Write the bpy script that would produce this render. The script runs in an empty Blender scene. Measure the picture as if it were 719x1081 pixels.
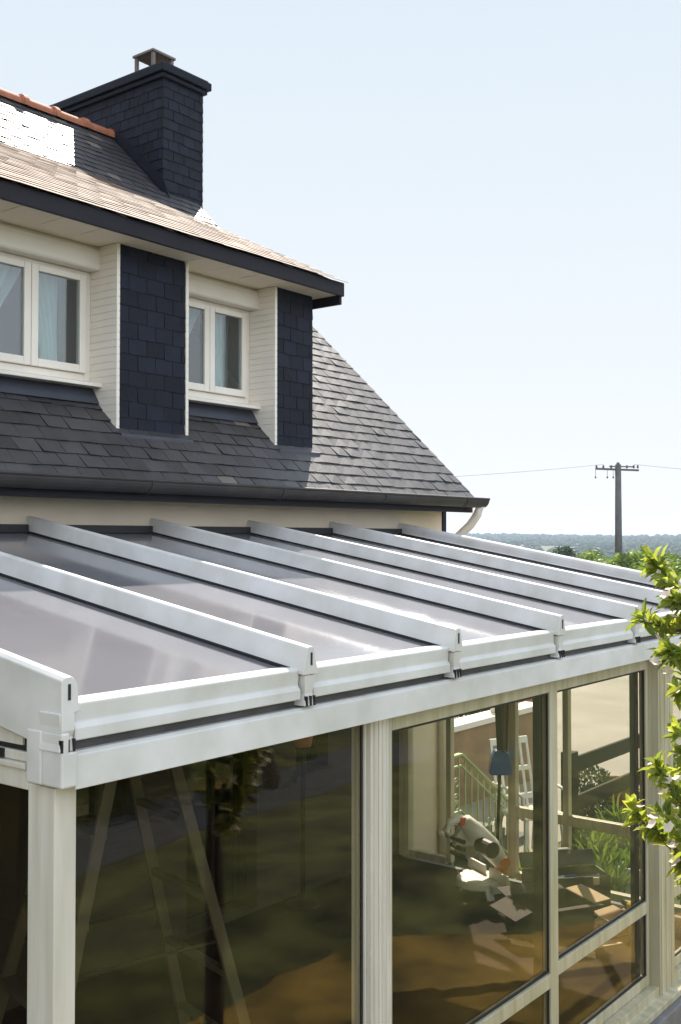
import bpy, bmesh, math, random
from mathutils import Vector, Matrix, noise as mnoise
R = math.radians
rnd = random.Random(7)
sc = bpy.context.scene
col = sc.collection

# ------------------------------------------------------------------ materials
def newmat(name):
    m = bpy.data.materials.new(name); m.use_nodes = True
    nt = m.node_tree
    b = nt.nodes.get('Principled BSDF')
    return m, nt, b

def sock(b, *names):
    for n in names:
        if n in b.inputs: return b.inputs[n]

def mat(name, c, rough=.6, metal=0., n1=0., s1=3., c2=None, bump=0., bs=60., spec=.5, island=0., detail=6., stretch=None, rvar=0., rs=2.5):
    m, nt, b = newmat(name)
    b.inputs['Roughness'].default_value = rough
    b.inputs['Metallic'].default_value = metal
    sock(b, 'Specular IOR Level').default_value = spec
    L = nt.links
    base = None
    tc = nt.nodes.new('ShaderNodeTexCoord')
    vec = tc.outputs['Object']
    if stretch:
        mp = nt.nodes.new('ShaderNodeMapping'); mp.inputs['Scale'].default_value = stretch
        L.new(vec, mp.inputs[0]); vec = mp.outputs[0]
    if n1 > 0 or c2:
        nz = nt.nodes.new('ShaderNodeTexNoise'); nz.inputs['Scale'].default_value = s1; nz.inputs['Detail'].default_value = detail
        L.new(vec, nz.inputs['Vector'])
        rp = nt.nodes.new('ShaderNodeValToRGB')
        rp.color_ramp.elements[0].position = .32; rp.color_ramp.elements[1].position = .68
        cc = c2 if c2 else tuple(max(0, x*(1-n1)) for x in c)
        rp.color_ramp.elements[0].color = (*cc, 1); rp.color_ramp.elements[1].color = (*c, 1)
        L.new(nz.outputs['Fac'], rp.inputs[0]); base = rp.outputs[0]
    if island > 0:
        g = nt.nodes.new('ShaderNodeNewGeometry')
        mr = nt.nodes.new('ShaderNodeMapRange'); mr.inputs['To Min'].default_value = 1-island; mr.inputs['To Max'].default_value = 1+island
        L.new(g.outputs['Random Per Island'], mr.inputs['Value'])
        hv = nt.nodes.new('ShaderNodeHueSaturation')
        if base: L.new(base, hv.inputs['Color'])
        else: hv.inputs['Color'].default_value = (*c, 1)
        L.new(mr.outputs[0], hv.inputs['Value']); base = hv.outputs[0]
    if base: L.new(base, b.inputs['Base Color'])
    else: b.inputs['Base Color'].default_value = (*c, 1)
    if rvar > 0:
        n3 = nt.nodes.new('ShaderNodeTexNoise'); n3.inputs['Scale'].default_value = rs; n3.inputs['Detail'].default_value = 8; n3.inputs['Roughness'].default_value = .65
        L.new(vec, n3.inputs['Vector'])
        m3 = nt.nodes.new('ShaderNodeMapRange'); m3.inputs['From Min'].default_value = .38; m3.inputs['From Max'].default_value = .66
        m3.inputs['To Min'].default_value = rough; m3.inputs['To Max'].default_value = rough+rvar
        L.new(n3.outputs['Fac'], m3.inputs['Value']); L.new(m3.outputs[0], b.inputs['Roughness'])
    if bump > 0:
        n2 = nt.nodes.new('ShaderNodeTexNoise'); n2.inputs['Scale'].default_value = bs; n2.inputs['Detail'].default_value = 5
        L.new(vec, n2.inputs['Vector'])
        bp = nt.nodes.new('ShaderNodeBump'); bp.inputs['Strength'].default_value = bump; bp.inputs['Distance'].default_value = .01
        L.new(n2.outputs['Fac'], bp.inputs['Height']); L.new(bp.outputs[0], b.inputs['Normal'])
    return m

def glass(name, tint, f0=.045):
    m = bpy.data.materials.new(name); m.use_nodes = True; nt = m.node_tree; nt.nodes.clear(); L = nt.links
    out = nt.nodes.new('ShaderNodeOutputMaterial')
    lw = nt.nodes.new('ShaderNodeLayerWeight'); lw.inputs['Blend'].default_value = .5
    p = nt.nodes.new('ShaderNodeMath'); p.operation = 'POWER'; p.inputs[1].default_value = 5; L.new(lw.outputs['Facing'], p.inputs[0])
    q = nt.nodes.new('ShaderNodeMath'); q.operation = 'MULTIPLY_ADD'; q.inputs[1].default_value = 1-f0; q.inputs[2].default_value = f0
    L.new(p.outputs[0], q.inputs[0])
    t = nt.nodes.new('ShaderNodeBsdfTransparent'); t.inputs[0].default_value = (*tint, 1)
    g = nt.nodes.new('ShaderNodeBsdfGlossy'); g.inputs['Roughness'].default_value = .015
    nz = nt.nodes.new('ShaderNodeTexNoise'); nz.inputs['Scale'].default_value = 1.6
    tc = nt.nodes.new('ShaderNodeTexCoord'); L.new(tc.outputs['Object'], nz.inputs['Vector'])
    bp = nt.nodes.new('ShaderNodeBump'); bp.inputs['Strength'].default_value = .12; bp.inputs['Distance'].default_value = .02
    L.new(nz.outputs['Fac'], bp.inputs['Height']); L.new(bp.outputs[0], g.inputs['Normal'])
    mx = nt.nodes.new('ShaderNodeMixShader'); L.new(q.outputs[0], mx.inputs[0]); L.new(t.outputs[0], mx.inputs[1]); L.new(g.outputs[0], mx.inputs[2])
    L.new(mx.outputs[0], out.inputs[0])
    return m

def leafmat(name, c, c2, trans=.45, island=.35, rough=.5):
    m, nt, b = newmat(name); L = nt.links
    g = nt.nodes.new('ShaderNodeNewGeometry')
    rp = nt.nodes.new('ShaderNodeValToRGB'); rp.color_ramp.elements[0].color = (*c, 1); rp.color_ramp.elements[1].color = (*c2, 1)
    L.new(g.outputs['Random Per Island'], rp.inputs[0]); L.new(rp.outputs[0], b.inputs['Base Color'])
    b.inputs['Roughness'].default_value = rough
    tr = nt.nodes.new('ShaderNodeBsdfTranslucent'); L.new(rp.outputs[0], tr.inputs[0])
    hs = nt.nodes.new('ShaderNodeHueSaturation'); hs.inputs['Value'].default_value = 1.5; hs.inputs['Saturation'].default_value = 1.1
    hs.inputs['Hue'].default_value = .49
    L.new(rp.outputs[0], hs.inputs['Color']); L.new(hs.outputs[0], tr.inputs[0])
    mx = nt.nodes.new('ShaderNodeMixShader'); mx.inputs[0].default_value = trans
    L.new(b.outputs[0], mx.inputs[1]); L.new(tr.outputs[0], mx.inputs[2])
    L.new(mx.outputs[0], nt.nodes['Material Output'].inputs[0])
    return m

M = {}
M['slate'] = mat('slate', (.036, .033, .039), rough=.48, n1=.35, s1=9, bump=.15, bs=45, island=.45, spec=.9)
_n = M['slate'].node_tree; _g = [n for n in _n.nodes if n.type == 'NEW_GEOMETRY'][0]; _b = _n.nodes['Principled BSDF']
_r = _n.nodes.new('ShaderNodeValToRGB'); _r.color_ramp.interpolation = 'CONSTANT'; _r.color_ramp.elements[0].color = (0,0,0,1); _r.color_ramp.elements[1].position = .94; _r.color_ramp.elements[1].color = (.55,.55,.55,1)  # rare slates coloured pale, standing in for sun glints
_m = _n.nodes.new('ShaderNodeMix'); _m.data_type = 'RGBA'; _src = _b.inputs['Base Color'].links[0].from_socket
_n.links.new(_g.outputs['Random Per Island'], _r.inputs[0]); _n.links.new(_r.outputs[0], _m.inputs[0]); _n.links.new(_src, _m.inputs[6]); _m.inputs[7].default_value = (.20, .165, .14, 1); _n.links.new(_m.outputs[2], _b.inputs['Base Color'])
M['slate_pale'] = mat('pale_slate', (.26, .175, .13), rough=.75, c2=(.13, .09, .07), s1=6, bump=.15, bs=45, island=.4, spec=.18)  # paler, warmer slate tone used on the dormer roof
M['slate_wall'] = mat('slate_wall', (.0095, .0115, .023), rough=.6, n1=.3, s1=8, bump=.3, bs=45, island=.35, spec=.2)
M['underlay'] = mat('underlay', (.02, .02, .022), rough=.9)
M['cream'] = mat('cream_render', (.76, .65, .52), rough=.9, n1=.12, s1=1.3, bump=.5, bs=140)
M['pvc'] = mat('white_pvc', (.80, .74, .67), rough=.4, n1=.07, s1=5)
M['soffit'] = mat('soffit_pvc', (.82, .72, .61), rough=.5, n1=.06, s1=3)
M['fascia'] = mat('dark_fascia', (.016, .014, .022), spec=.2, rough=.5, n1=.2, s1=6)
M['zinc'] = mat('aged_zinc', (.05, .045, .045), rough=.55, metal=.2, n1=.35, s1=7)
M['lead'] = mat('lead_flashing', (.06, .065, .085), rough=.5, metal=.3, n1=.2, s1=5)
M['terracotta'] = mat('terracotta', (.42, .15, .08), rough=.75, n1=.3, s1=12, bump=.2)
M['alu'] = mat('white_aluminium', (.68, .67, .68), rough=.3, c2=(.54, .53, .51), s1=5, spec=.5, rvar=.25, rs=7, detail=10)
def streaky(name, c, dirt):
    m = mat(name, c, rough=.38, c2=dirt, s1=2.0, stretch=(9, 9, .7), bump=.05, bs=80)
    return m
M['alu_old'] = streaky('weathered_white_aluminium', (.68, .64, .59), (.50, .47, .41))
M['alu_green'] = streaky('olive_aluminium', (.53, .49, .38), (.36, .33, .21))  # olive tone with darker vertical streaks
M['gasket'] = mat('black_gasket', (.012, .012, .014), rough=.6)
M['dark_strip'] = mat('grey_gutter_strip', (.09, .085, .085), rough=.6, n1=.4, s1=9)
M['panel'] = mat('grey_roof_panel', (.205, .20, .22), rough=.085, c2=(.175, .172, .188), s1=1.2, spec=1.0, rvar=.05, rs=1.3, detail=5)
M['glass'] = glass('window_glass', (.92, .90, .83), .040)
M['glass_skytint'] = glass('dormer_glass', (.82, .88, .91), .10)  # bluish tint stands in for the reflected sky
M['glass_end'] = glass('end_glass', (.97, .975, .96), .025)
M['curtain'] = leafmat('sheer_curtain', (.74, .84, .76), (.78, .86, .80), trans=.5)
M['drape'] = leafmat('green_drape', (.16, .22, .16), (.20, .27, .2), trans=.3)
M['shaded_wall'] = mat('shade_dimmed_render', (.045, .034, .024), rough=.9, n1=.3, s1=2, bump=.4)  # cream wall and sills darkened in colour to read as veranda shade
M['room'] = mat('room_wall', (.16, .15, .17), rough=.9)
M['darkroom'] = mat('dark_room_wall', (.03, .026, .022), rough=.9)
M['floor'] = mat('brown_floor', (.036, .018, .012), rough=.85, spec=.10, c2=(.016, .009, .007), s1=2.6, bump=.2, bs=20, detail=9)
M['concrete'] = mat('concrete', (.20, .20, .21), rough=.85, n1=.4, s1=6, bump=.4)
M['ground'] = mat('field_grass', (.045, .07, .025), rough=.95, c2=(.10, .11, .045), s1=.02)
M['lawn'] = mat('lawn_green', (.17, .18, .055), rough=.95, c2=(.025, .035, .012), s1=1.9, bump=.6, bs=40, detail=9)
M['drygrass'] = mat('dry_golden_grass', (.50, .33, .07), rough=.95, c2=(.10, .085, .02), s1=1.7, bump=.6, bs=40, detail=9)
M['asphalt'] = mat('pale_driveway', (.36, .335, .30), rough=.9, n1=.22, s1=.9, bump=.4, bs=90, detail=10)
M['path'] = mat('blue_grey_paving', (.11, .125, .145), rough=.85, n1=.3, s1=3)
M['kerb'] = mat('kerb_stone', (.16, .15, .13), rough=.9, n1=.3, s1=10)
M['wood_dark'] = mat('dark_stained_wood', (.022, .016, .012), spec=.2, rough=.7, n1=.4, s1=6, bump=.3, bs=30)
M['wood'] = mat('timber', (.30, .19, .10), rough=.7, n1=.4, s1=8)
M['pole'] = mat('grey_pole', (.12, .115, .12), rough=.85, n1=.3, s1=3)
M['bark'] = mat('bark', (.10, .08, .06), rough=.9, n1=.5, s1=9, bump=.6, bs=30)
M['steel'] = mat('steel', (.45, .45, .45), rough=.35, metal=.9)
M['ladder'] = mat('ladder_aluminium', (.09, .08, .06), rough=.45, metal=.35, n1=.2, s1=9)
M['black'] = mat('black_plastic', (.012, .012, .014), rough=.45)
M['greyp'] = mat('grey_plastic', (.10, .10, .10), rough=.5)
M['red'] = mat('red_plastic', (.55, .05, .03), rough=.4)
M['orange'] = mat('orange_plastic', (.62, .17, .03), rough=.4)
M['yellow'] = mat('yellow_plastic', (.75, .48, .03), rough=.4)
M['blue'] = mat('blue_plastic', (.02, .10, .34), rough=.35)
M['bristle'] = mat('brown_bristles', (.14, .085, .04), rough=.9, n1=.5, s1=60, stretch=(20, 20, 1))
M['white_plastic'] = mat('white_plastic', (.74, .74, .70), rough=.4, n1=.05, s1=6)
M['saw_grey'] = mat('saw_casting', (.68, .66, .60), rough=.45, n1=.12, s1=14)
M['card'] = mat('cardboard', (.46, .33, .2), rough=.85, n1=.12, s1=8)
M['card_pale'] = mat('pale_cardboard', (.60, .46, .33), rough=.85, n1=.08, s1=8)
M['card_dark'] = mat('dark_brown_board', (.03, .016, .012), rough=.8, n1=.3, s1=8)
M['iron'] = mat('pale_green_iron', (.42, .50, .26), rough=.5, n1=.2, s1=14)
M['brown_render'] = mat('brown_render', (.33, .22, .13), rough=.9, n1=.35, s1=2.5, bump=.4)
M['coping'] = mat('white_coping', (.75, .72, .68), rough=.6)
M['soil'] = mat('soil', (.05, .035, .025), rough=1., bump=.8, bs=30)
M['leaf_near'] = leafmat('fruit_leaf', (.13, .19, .035), (.34, .38, .075), trans=.6, rough=.35)
M['petal'] = leafmat('petal', (.80, .66, .62), (.85, .80, .76), trans=.4)
M['leaf_dark'] = leafmat('dark_leaf', (.025, .05, .02), (.05, .09, .03), trans=.25)
M['leaf_mid'] = leafmat('mid_leaf', (.06, .11, .03), (.12, .18, .045), trans=.35)
M['leaf_light'] = leafmat('light_leaf', (.10, .17, .035), (.19, .26, .06), trans=.4)
M['wood_far'] = mat('far_wood_leaves', (.035, .06, .025), rough=.9, island=.25, spec=.1)
M['chpot'] = mat('chimney_pot_clay', (.20, .16, .15), rough=.8, n1=.3, s1=14)

# ------------------------------------------------------------------ builders
WC = {'house', 'veranda', 'step_ladder', 'stair_railing', 'timber_fence', 'low_wall', 'fruit_tree'}   # things whose shapes are written in world coordinates
class MB:
    def __init__(s): s.v = []; s.f = []
    def add(s, vs, fs):
        o = len(s.v); s.v += [tuple(v) for v in vs]; s.f += [tuple(i+o for i in f) for f in fs]
    def box(s, x0, x1, y0, y1, z0, z1):
        s.add([(x0,y0,z0),(x1,y0,z0),(x1,y1,z0),(x0,y1,z0),(x0,y0,z1),(x1,y0,z1),(x1,y1,z1),(x0,y1,z1)],
              [(0,3,2,1),(4,5,6,7),(0,1,5,4),(1,2,6,5),(2,3,7,6),(3,0,4,7)]); return s
    def prism(s, pts, axis, a, b):
        n = len(pts); vs = []
        for t in (a, b):
            for p, q in pts:
                vs.append({'x': (t,p,q), 'y': (p,t,q), 'z': (p,q,t)}[axis])
        fs = [tuple(range(n))[::-1], tuple(range(n, 2*n))] + [(i,(i+1)%n,n+(i+1)%n,n+i) for i in range(n)]
        s.add(vs, fs); return s
    def loft(s, rings, cap=True):
        n = len(rings[0]); vs = [p for r in rings for p in r]; fs = []
        for k in range(len(rings)-1):
            for i in range(n):
                fs.append((k*n+i, k*n+(i+1)%n, (k+1)*n+(i+1)%n, (k+1)*n+i))
        if cap: fs += [tuple(range(n))[::-1], tuple((len(rings)-1)*n+i for i in range(n))]
        s.add(vs, fs); return s
    def tube(s, pts, r, n=8, cap=True):
        pts = [Vector(p) for p in pts]; rs = r if isinstance(r, (list, tuple)) else [r]*len(pts); rings = []
        for i, p in enumerate(pts):
            d = (pts[min(i+1, len(pts)-1)] - pts[max(i-1, 0)]).normalized()
            up = Vector((0,0,1)) if abs(d.z) < .9 else Vector((1,0,0))
            a = d.cross(up).normalized(); b = a.cross(d).normalized()
            rings.append([p + (a*math.cos(2*math.pi*k/n) + b*math.sin(2*math.pi*k/n))*rs[i] for k in range(n)])
        return s.loft(rings, cap)
    def bar(s, p0, p1, w, h, up=(0,0,1)):
        p0 = Vector(p0); p1 = Vector(p1); d = (p1-p0).normalized(); up = Vector(up)
        if abs(d.dot(up)) > .98: up = Vector((0,1,0))
        a = d.cross(up).normalized(); b = a.cross(d).normalized()
        return s.loft([[p + a*sx*w/2 + b*sy*h/2 for sx, sy in ((-1,-1),(1,-1),(1,1),(-1,1))] for p in (p0, p1)])
    def lathe(s, c, prof, n=20):
        return s.loft([[(c[0]+r*math.cos(2*math.pi*k/n), c[1]+r*math.sin(2*math.pi*k/n), c[2]+z) for k in range(n)] for r, z in prof])
    def xf(s, m, start=0):
        s.v[start:] = [tuple(m @ Vector(v)) for v in s.v[start:]]; return s
    def build(s, name, m, parent=None, bevel=0, smooth=False, fix=True):
        if parent:
            root = parent
            while root.parent: root = root.parent
            if root.name in WC:
                ox, oy, oz = root.location; s.v = [(a-ox, b-oy, c-oz) for a, b, c in s.v]
        me = bpy.data.meshes.new(name); me.from_pydata(s.v, [], s.f); me.update()
        if fix:
            bm = bmesh.new(); bm.from_mesh(me); bmesh.ops.recalc_face_normals(bm, faces=bm.faces); bm.to_mesh(me); bm.free()
        if smooth: me.polygons.foreach_set('use_smooth', [True]*len(me.polygons))
        me.materials.append(m)
        o = bpy.data.objects.new(name, me); col.objects.link(o)
        if parent:
            o.parent = parent
        if bevel:
            b = o.modifiers.new('bevel', 'BEVEL'); b.width = bevel; b.segments = 2; b.limit_method = 'ANGLE'; b.angle_limit = R(40)
        return o

def tag(o, label=None, cat=None, group=None, kind=None):
    if label: o['label'] = label
    if cat: o['category'] = cat
    if group: o['group'] = group
    if kind: o['kind'] = kind
    return o
def empty(name, loc=(0,0,0), rz=0):
    o = bpy.data.objects.new(name, None); col.objects.link(o); o.location = loc; o.rotation_euler = (0,0,rz); o.empty_display_size = .2
    return o
def copy_tree(o, parent=None):
    c = o.copy(); col.objects.link(c)
    if parent: c.parent = parent
    for ch in list(o.children): copy_tree(ch, c)
    return c
def curve_xy(pts, n=24):
    return pts

# ------------------------------------------------------------------ camera (at origin, 3 m above the garden)
cam = bpy.data.cameras.new('camera'); cam.sensor_fit = 'VERTICAL'; cam.sensor_height = 36; cam.lens = 36*1140/1081
cam.clip_start = .05; cam.clip_end = 20000
co = bpy.data.objects.new('camera', cam); col.objects.link(co)
YAW = math.atan2(.616, .788); PITCH = math.atan2(27.5, 1140)
co.rotation_euler = (math.pi/2 + PITCH, 0, YAW - math.pi/2)
sc.camera = co

# ------------------------------------------------------------------ light
SUN = Vector((.81, .585, 1.0)).normalized()
el = math.asin(SUN.z)
w = bpy.data.worlds.new('World'); sc.world = w; w.use_nodes = True
nt = w.node_tree; bg = nt.nodes['Background']
sky = nt.nodes.new('ShaderNodeTexSky'); sky.sky_type = 'NISHITA'; sky.sun_disc = False
sky.sun_elevation = el; sky.sun_rotation = math.atan2(SUN.x, SUN.y); sky.air_density = 1.0; sky.dust_density = 1.6; sky.ozone_density = 1.6; sky.altitude = 50
# hazy summer sky: Nishita plus a pale veil, its glow round the sun limited
SKY = .12
def mixn(kind, a, b, fac=1.0):
    n_ = nt.nodes.new('ShaderNodeMix'); n_.data_type = 'RGBA'; n_.blend_type = kind; n_.inputs[0].default_value = fac; n_.clamp_result = False
    for i_, v in ((6, a), (7, b)):
        if isinstance(v, tuple): n_.inputs[i_].default_value = (*[q/SKY for q in v], 1)
        else: nt.links.new(v, n_.inputs[i_])
    return n_.outputs[2]
geo = nt.nodes.new('ShaderNodeNewGeometry'); sx_ = nt.nodes.new('ShaderNodeSeparateXYZ'); nt.links.new(geo.outputs['Incoming'], sx_.inputs[0])
ab = nt.nodes.new('ShaderNodeMath'); ab.operation = 'ABSOLUTE'; nt.links.new(sx_.outputs[2], ab.inputs[0])
cr_ = nt.nodes.new('ShaderNodeValToRGB'); nt.links.new(ab.outputs[0], cr_.inputs[0])
TOP = (.40, .452, .50); HOR = (.515, .52, .52)
cr_.color_ramp.elements[0].position = .0; cr_.color_ramp.elements[0].color = (*HOR, 1)
cr_.color_ramp.elements[1].position = .46; cr_.color_ramp.elements[1].color = (*TOP, 1)
e_ = cr_.color_ramp.elements.new(.18); e_.color = (.465, .495, .52, 1)
sc_ = nt.nodes.new('ShaderNodeVectorMath'); sc_.operation = 'SCALE'; sc_.inputs['Scale'].default_value = 1/SKY; nt.links.new(cr_.outputs[0], sc_.inputs[0])
veil = mixn('ADD', sky.outputs[0], (.40, .42, .46))
capped = mixn('DARKEN', veil, sc_.outputs[0])
# added sky fill: half opposite the sun brightened to lift the shaded facade
dt = nt.nodes.new('ShaderNodeVectorMath'); dt.operation = 'DOT_PRODUCT'; nt.links.new(geo.outputs['Incoming'], dt.inputs[0]); dt.inputs[1].default_value = (.35, .93, 0)
mr_ = nt.nodes.new('ShaderNodeMapRange'); mr_.interpolation_type = 'SMOOTHSTEP'; nt.links.new(dt.outputs['Value'], mr_.inputs['Value'])
mr_.inputs['From Min'].default_value = .05; mr_.inputs['From Max'].default_value = .85; mr_.inputs['To Min'].default_value = 1.0; mr_.inputs['To Max'].default_value = 2.3
s2_ = nt.nodes.new('ShaderNodeVectorMath'); s2_.operation = 'SCALE'; nt.links.new(capped, s2_.inputs[0]); nt.links.new(mr_.outputs[0], s2_.inputs['Scale'])
nt.links.new(s2_.outputs[0], bg.inputs[0]); bg.inputs[1].default_value = SKY
sl = bpy.data.lights.new('sun', 'SUN'); sl.energy = 5.0; sl.angle = R(.5); sl.color = (1, .91, .80)
so = bpy.data.objects.new('sun', sl); col.objects.link(so)
so.rotation_euler = SUN.to_track_quat('Z', 'Y').to_euler(); so.location = (20, 15, 30)
sc.view_settings.view_transform = 'Standard'; sc.view_settings.look = 'None'; sc.view_settings.gamma = 1
sc.view_settings.exposure = .9
sc.render.engine = 'CYCLES'
sc.cycles.max_bounces = 10; sc.cycles.transparent_max_bounces = 24; sc.cycles.volume_bounces = 0
try: sc.cycles.caustics_reflective = False
except Exception: pass

# ------------------------------------------------------------------ terrain
GZ = -3.0
def gz(x, y):
    r = math.hypot(x-6, y-5)
    def ss(a, b, t):
        t = max(0, min(1, (t-a)/(b-a))); return t*t*(3-2*t)
    z = GZ - 14*ss(62, 260, r) 
    z += 17*ss(600, 2600, r)
    h = mnoise.noise(Vector((x/900, y/900, 3.3)))*16 + mnoise.noise(Vector((x/330, y/330, 1.1)))*5
    z += (h*1.2+3)*ss(900, 2600, r)
    return z
g = MB(); NA = 144; radii = [0, 12, 25, 40, 60, 80, 110, 150, 200, 260, 340, 450, 600, 800, 1000, 1200, 1400, 1600, 1800, 2000, 2200, 2400, 2600, 2800, 3200, 4200, 6500]
vs = [(6, 5, GZ)]; fs = []
for r in radii[1:]:
    for k in range(NA):
        a = 2*math.pi*k/NA; x = 6+r*math.cos(a); y = 5+r*math.sin(a); vs.append((x, y, gz(x, y)))
for k in range(NA): fs.append((0, 1+k, 1+(k+1) % NA))
for j in range(len(radii)-2):
    for k in range(NA):
        a = 1+j*NA; b = a+NA; fs.append((a+k, b+k, b+(k+1) % NA, a+(k+1) % NA))
g.add(vs, fs)
tag(g.build('ground', M['ground'], smooth=True), kind='structure')
# lawn sheet in front of the veranda and driveway beyond it
l = MB(); l.add([(-14, -13, GZ+.004), (13, -13, GZ+.004), (13, 2.9, GZ+.004), (8.2, 2.9, GZ+.004), (8.2, 5.4, GZ+.004), (-14, 5.4, GZ+.004)], [(0,1,2,3,4,5)])
tag(l.build('lawn', M['lawn']), kind='structure')
dg = MB(); ng = 220; vs = []
for k in range(ng+1):
    x = -14+27*k/ng; e_y = .30+min(1.75, max(0, x-6.6)*.9)+.35*mnoise.noise(Vector((x*.6, 0, 5)))+.16*mnoise.noise(Vector((x*3.1, 2, 5)))+.07*mnoise.noise(Vector((x*11, 2, 5)))
    vs += [(x, e_y, GZ+.009), (x, 2.35, GZ+.009)]
dg.add(vs, [(2*k, 2*k+2, 2*k+3, 2*k+1) for k in range(ng)])
tag(dg.build('dry_lawn', M['drygrass']), kind='structure')
d = MB(); d.add([(9.0, 4.9, GZ+.008), (60, 4.9, GZ+.008), (60, 18, GZ+.008), (34, 30, GZ+.008), (9.0, 30, GZ+.008)], [(0,1,2,3,4)])
tag(d.build('driveway', M['asphalt']), kind='structure')
k = MB(); cx, cy, rr = 16.6, 11.2, 1.35
N = 40
k.loft([[(cx+(rr+a)*math.cos(2*math.pi*i/N), cy+(rr+a)*math.sin(2*math.pi*i/N), GZ+b) for a, b in ((-.06,.0),(.06,.0),(.06,.08),(-.06,.08))] for i in range(N+1)], cap=False)
tag(k.build('kerb', M['kerb']), kind='structure')

# ------------------------------------------------------------------ slates
def slates(mb, O, U, V, wd, ht, ew=.17, eh=.125, tilt=.15, skip=None, lift=.012, th_=.006, dz_=.006):
    O = Vector(O); U = Vector(U).normalized(); V = Vector(V).normalized(); Nn = U.cross(V).normalized()
    rows = int(math.ceil(ht/eh)); 
    for r in range(rows):
        v0 = r*eh; v1 = min(ht, v0+eh*1.06); off = (r % 2)*ew/2
        nc = int(wd/ew)+2
        for c in range(-1, nc):
            u0 = c*ew + off + rnd.uniform(-.003, .003) + .0025; u1 = (c+1)*ew + off - .0025
            u0 = max(0, u0); u1 = min(wd, u1)
            if u1-u0 < .02: continue
            uc = (u0+u1)/2
            if skip and skip(O + U*uc + V*(v0+v1)/2): continue
            lf = lift + rnd.uniform(-.2, .3)*lift; lr = rnd.uniform(-tilt, tilt)*lift; dv = rnd.uniform(-dz_, .004)
            a = O+U*u0+V*(v0+dv)+Nn*(lf+lr); b = O+U*u1+V*(v0+dv)+Nn*(lf-lr)
            cc = O+U*u1+V*v1+Nn*.001; dd = O+U*u0+V*v1+Nn*.001
            th = Nn*th_
            mb.add([a, b, cc, dd, a-th, b-th, cc-th, dd-th], [(0,1,2,3), (4,5,1,0), (5,6,2,1), (7,4,0,3), (7,6,5,4)])

# ------------------------------------------------------------------ HOUSE
EY, EZ, SL = 5.20, .38, .94           # eaves point and pitch of the main roof
RY = 9.76; RZ = EZ + SL*(RY-EY)
HX0, HX1 = -1.5, 8.58
def rz_(y): return EZ + SL*(y-EY)
house = tag(empty('house', (3.5, 7.6, GZ)), 'cream rendered house with dark slate roof, two window dormer and slate clad chimney', 'house')
# walls with openings on the front (ground floor, seen inside the veranda)
ops = [(-.2, .9, -2.76, -.75), (2.3, 3.3, -1.85, -.75), (4.33, 4.85, -1.85, -.72), (5.30, 6.02, -2.76, -.72), (6.47, 6.87, -1.85, -.72)]
wl = MB()
def wall_with_openings(mb, x0, x1, y0, y1, z0, z1, ops):
    xs = x0
    for a, b, c, dd in ops:
        mb.box(xs, a, y0, y1, z0, z1)
        mb.box(a, b, y0, y1, z0, c); mb.box(a, b, y0, y1, dd, z1); xs = b
    mb.box(xs, x1, y0, y1, z0, z1)
wl.box(HX0, HX1, 5.50, 5.75, -.10, .33); wl.box(7.935, HX1, 5.50, 5.75, GZ-.1, -.101)
vw = MB(); wall_with_openings(vw, HX0, 7.934, 5.501, 5.75, GZ-.1, -.101, ops); vw.build('lower_wall', M['shaded_wall'], house)
wl.box(HX0, HX1, 13.75, 14.0, GZ-.1, .33)
gp = [(5.75, GZ-.1), (13.75, GZ-.1), (13.75, .33), (RY, RZ-.25), (5.75, .33)]
wl.prism(gp, 'x', HX0, HX0+.25); wl.prism(gp, 'x', HX1-.25, HX1)
wl.build('wall', M['cream'], house)
MB().box(HX0+.25, HX1-.25, 5.75, 13.75, -.05, .15).build('upper_floor', M['darkroom'], house)
for (a, b, c, dd) in ops:
    f = MB(); t = .05
    for q in ((a, a+t, c, dd), (b-t, b, c, dd), (a+t, b-t, c, c+t), (a+t, b-t, dd-t, dd), ((a+b)/2-.02, (a+b)/2+.02, c+t, dd-t)):
        f.box(q[0], q[1], 5.60, 5.66, q[2], q[3])
    kind = 'french_door' if c < -2.5 else 'lower_window'
    fr = f.build(kind, M['wood_dark'], house, bevel=.004)
    MB().box(a+t, b-t, 5.625, 5.635, c+t, dd-t).build('pane', M['glass'], fr)
    if c > -2.5: MB().box(a-.04, b+.04, 5.46, 5.60, c-.05, c-.002).build('sill', M['shaded_wall'], fr, bevel=.006)
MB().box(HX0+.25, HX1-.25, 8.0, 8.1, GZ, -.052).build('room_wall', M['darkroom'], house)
# slate clad gable edge strip, plinth
MB().box(HX1+.002, HX1+.065, 5.49, 13.9, GZ+.3, .34).build('gable_cladding', M['slate_wall'], house)
# main roof
DX0, DX1 = 3.25, 6.75                 # dormer walls
def inside_dormer(p): return DX0+.02 < p.x < DX1-.02 and 5.92 < p.y < 8.72
RX0, RX1 = HX0-.15, 8.67
rl = math.hypot(RY-EY, RZ-EZ)
rs_ = MB(); slates(rs_, (RX0, EY-.04, EZ-.04*SL), (1,0,0), (0, RY-EY, RZ-EZ), RX1-RX0, rl, skip=inside_dormer, tilt=.55, lift=.008, th_=.004)
roof = rs_.build('roof', M['slate'], house, fix=False)
dk = MB()
def deck(mb, x0, x1, y0, y1, t=.06):
    mb.prism([(y0, rz_(y0)-t-.004), (y1, rz_(y1)-t-.004), (y1, rz_(y1)-.004), (y0, rz_(y0)-.004)], 'x', x0, x1)
deck(dk, RX0, DX0, EY, RY); deck(dk, DX1, RX1, EY, RY); deck(dk, DX0, DX1, EY, 5.88); deck(dk, DX0, DX1, 8.72, RY)
dk.prism([(RY, RZ-.064), (RY, RZ-.004), (2*RY-EY, EZ-.004), (2*RY-EY, EZ-.064)], 'x', RX0, RX1)
dk.build('roof_deck', M['underlay'], roof)
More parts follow.
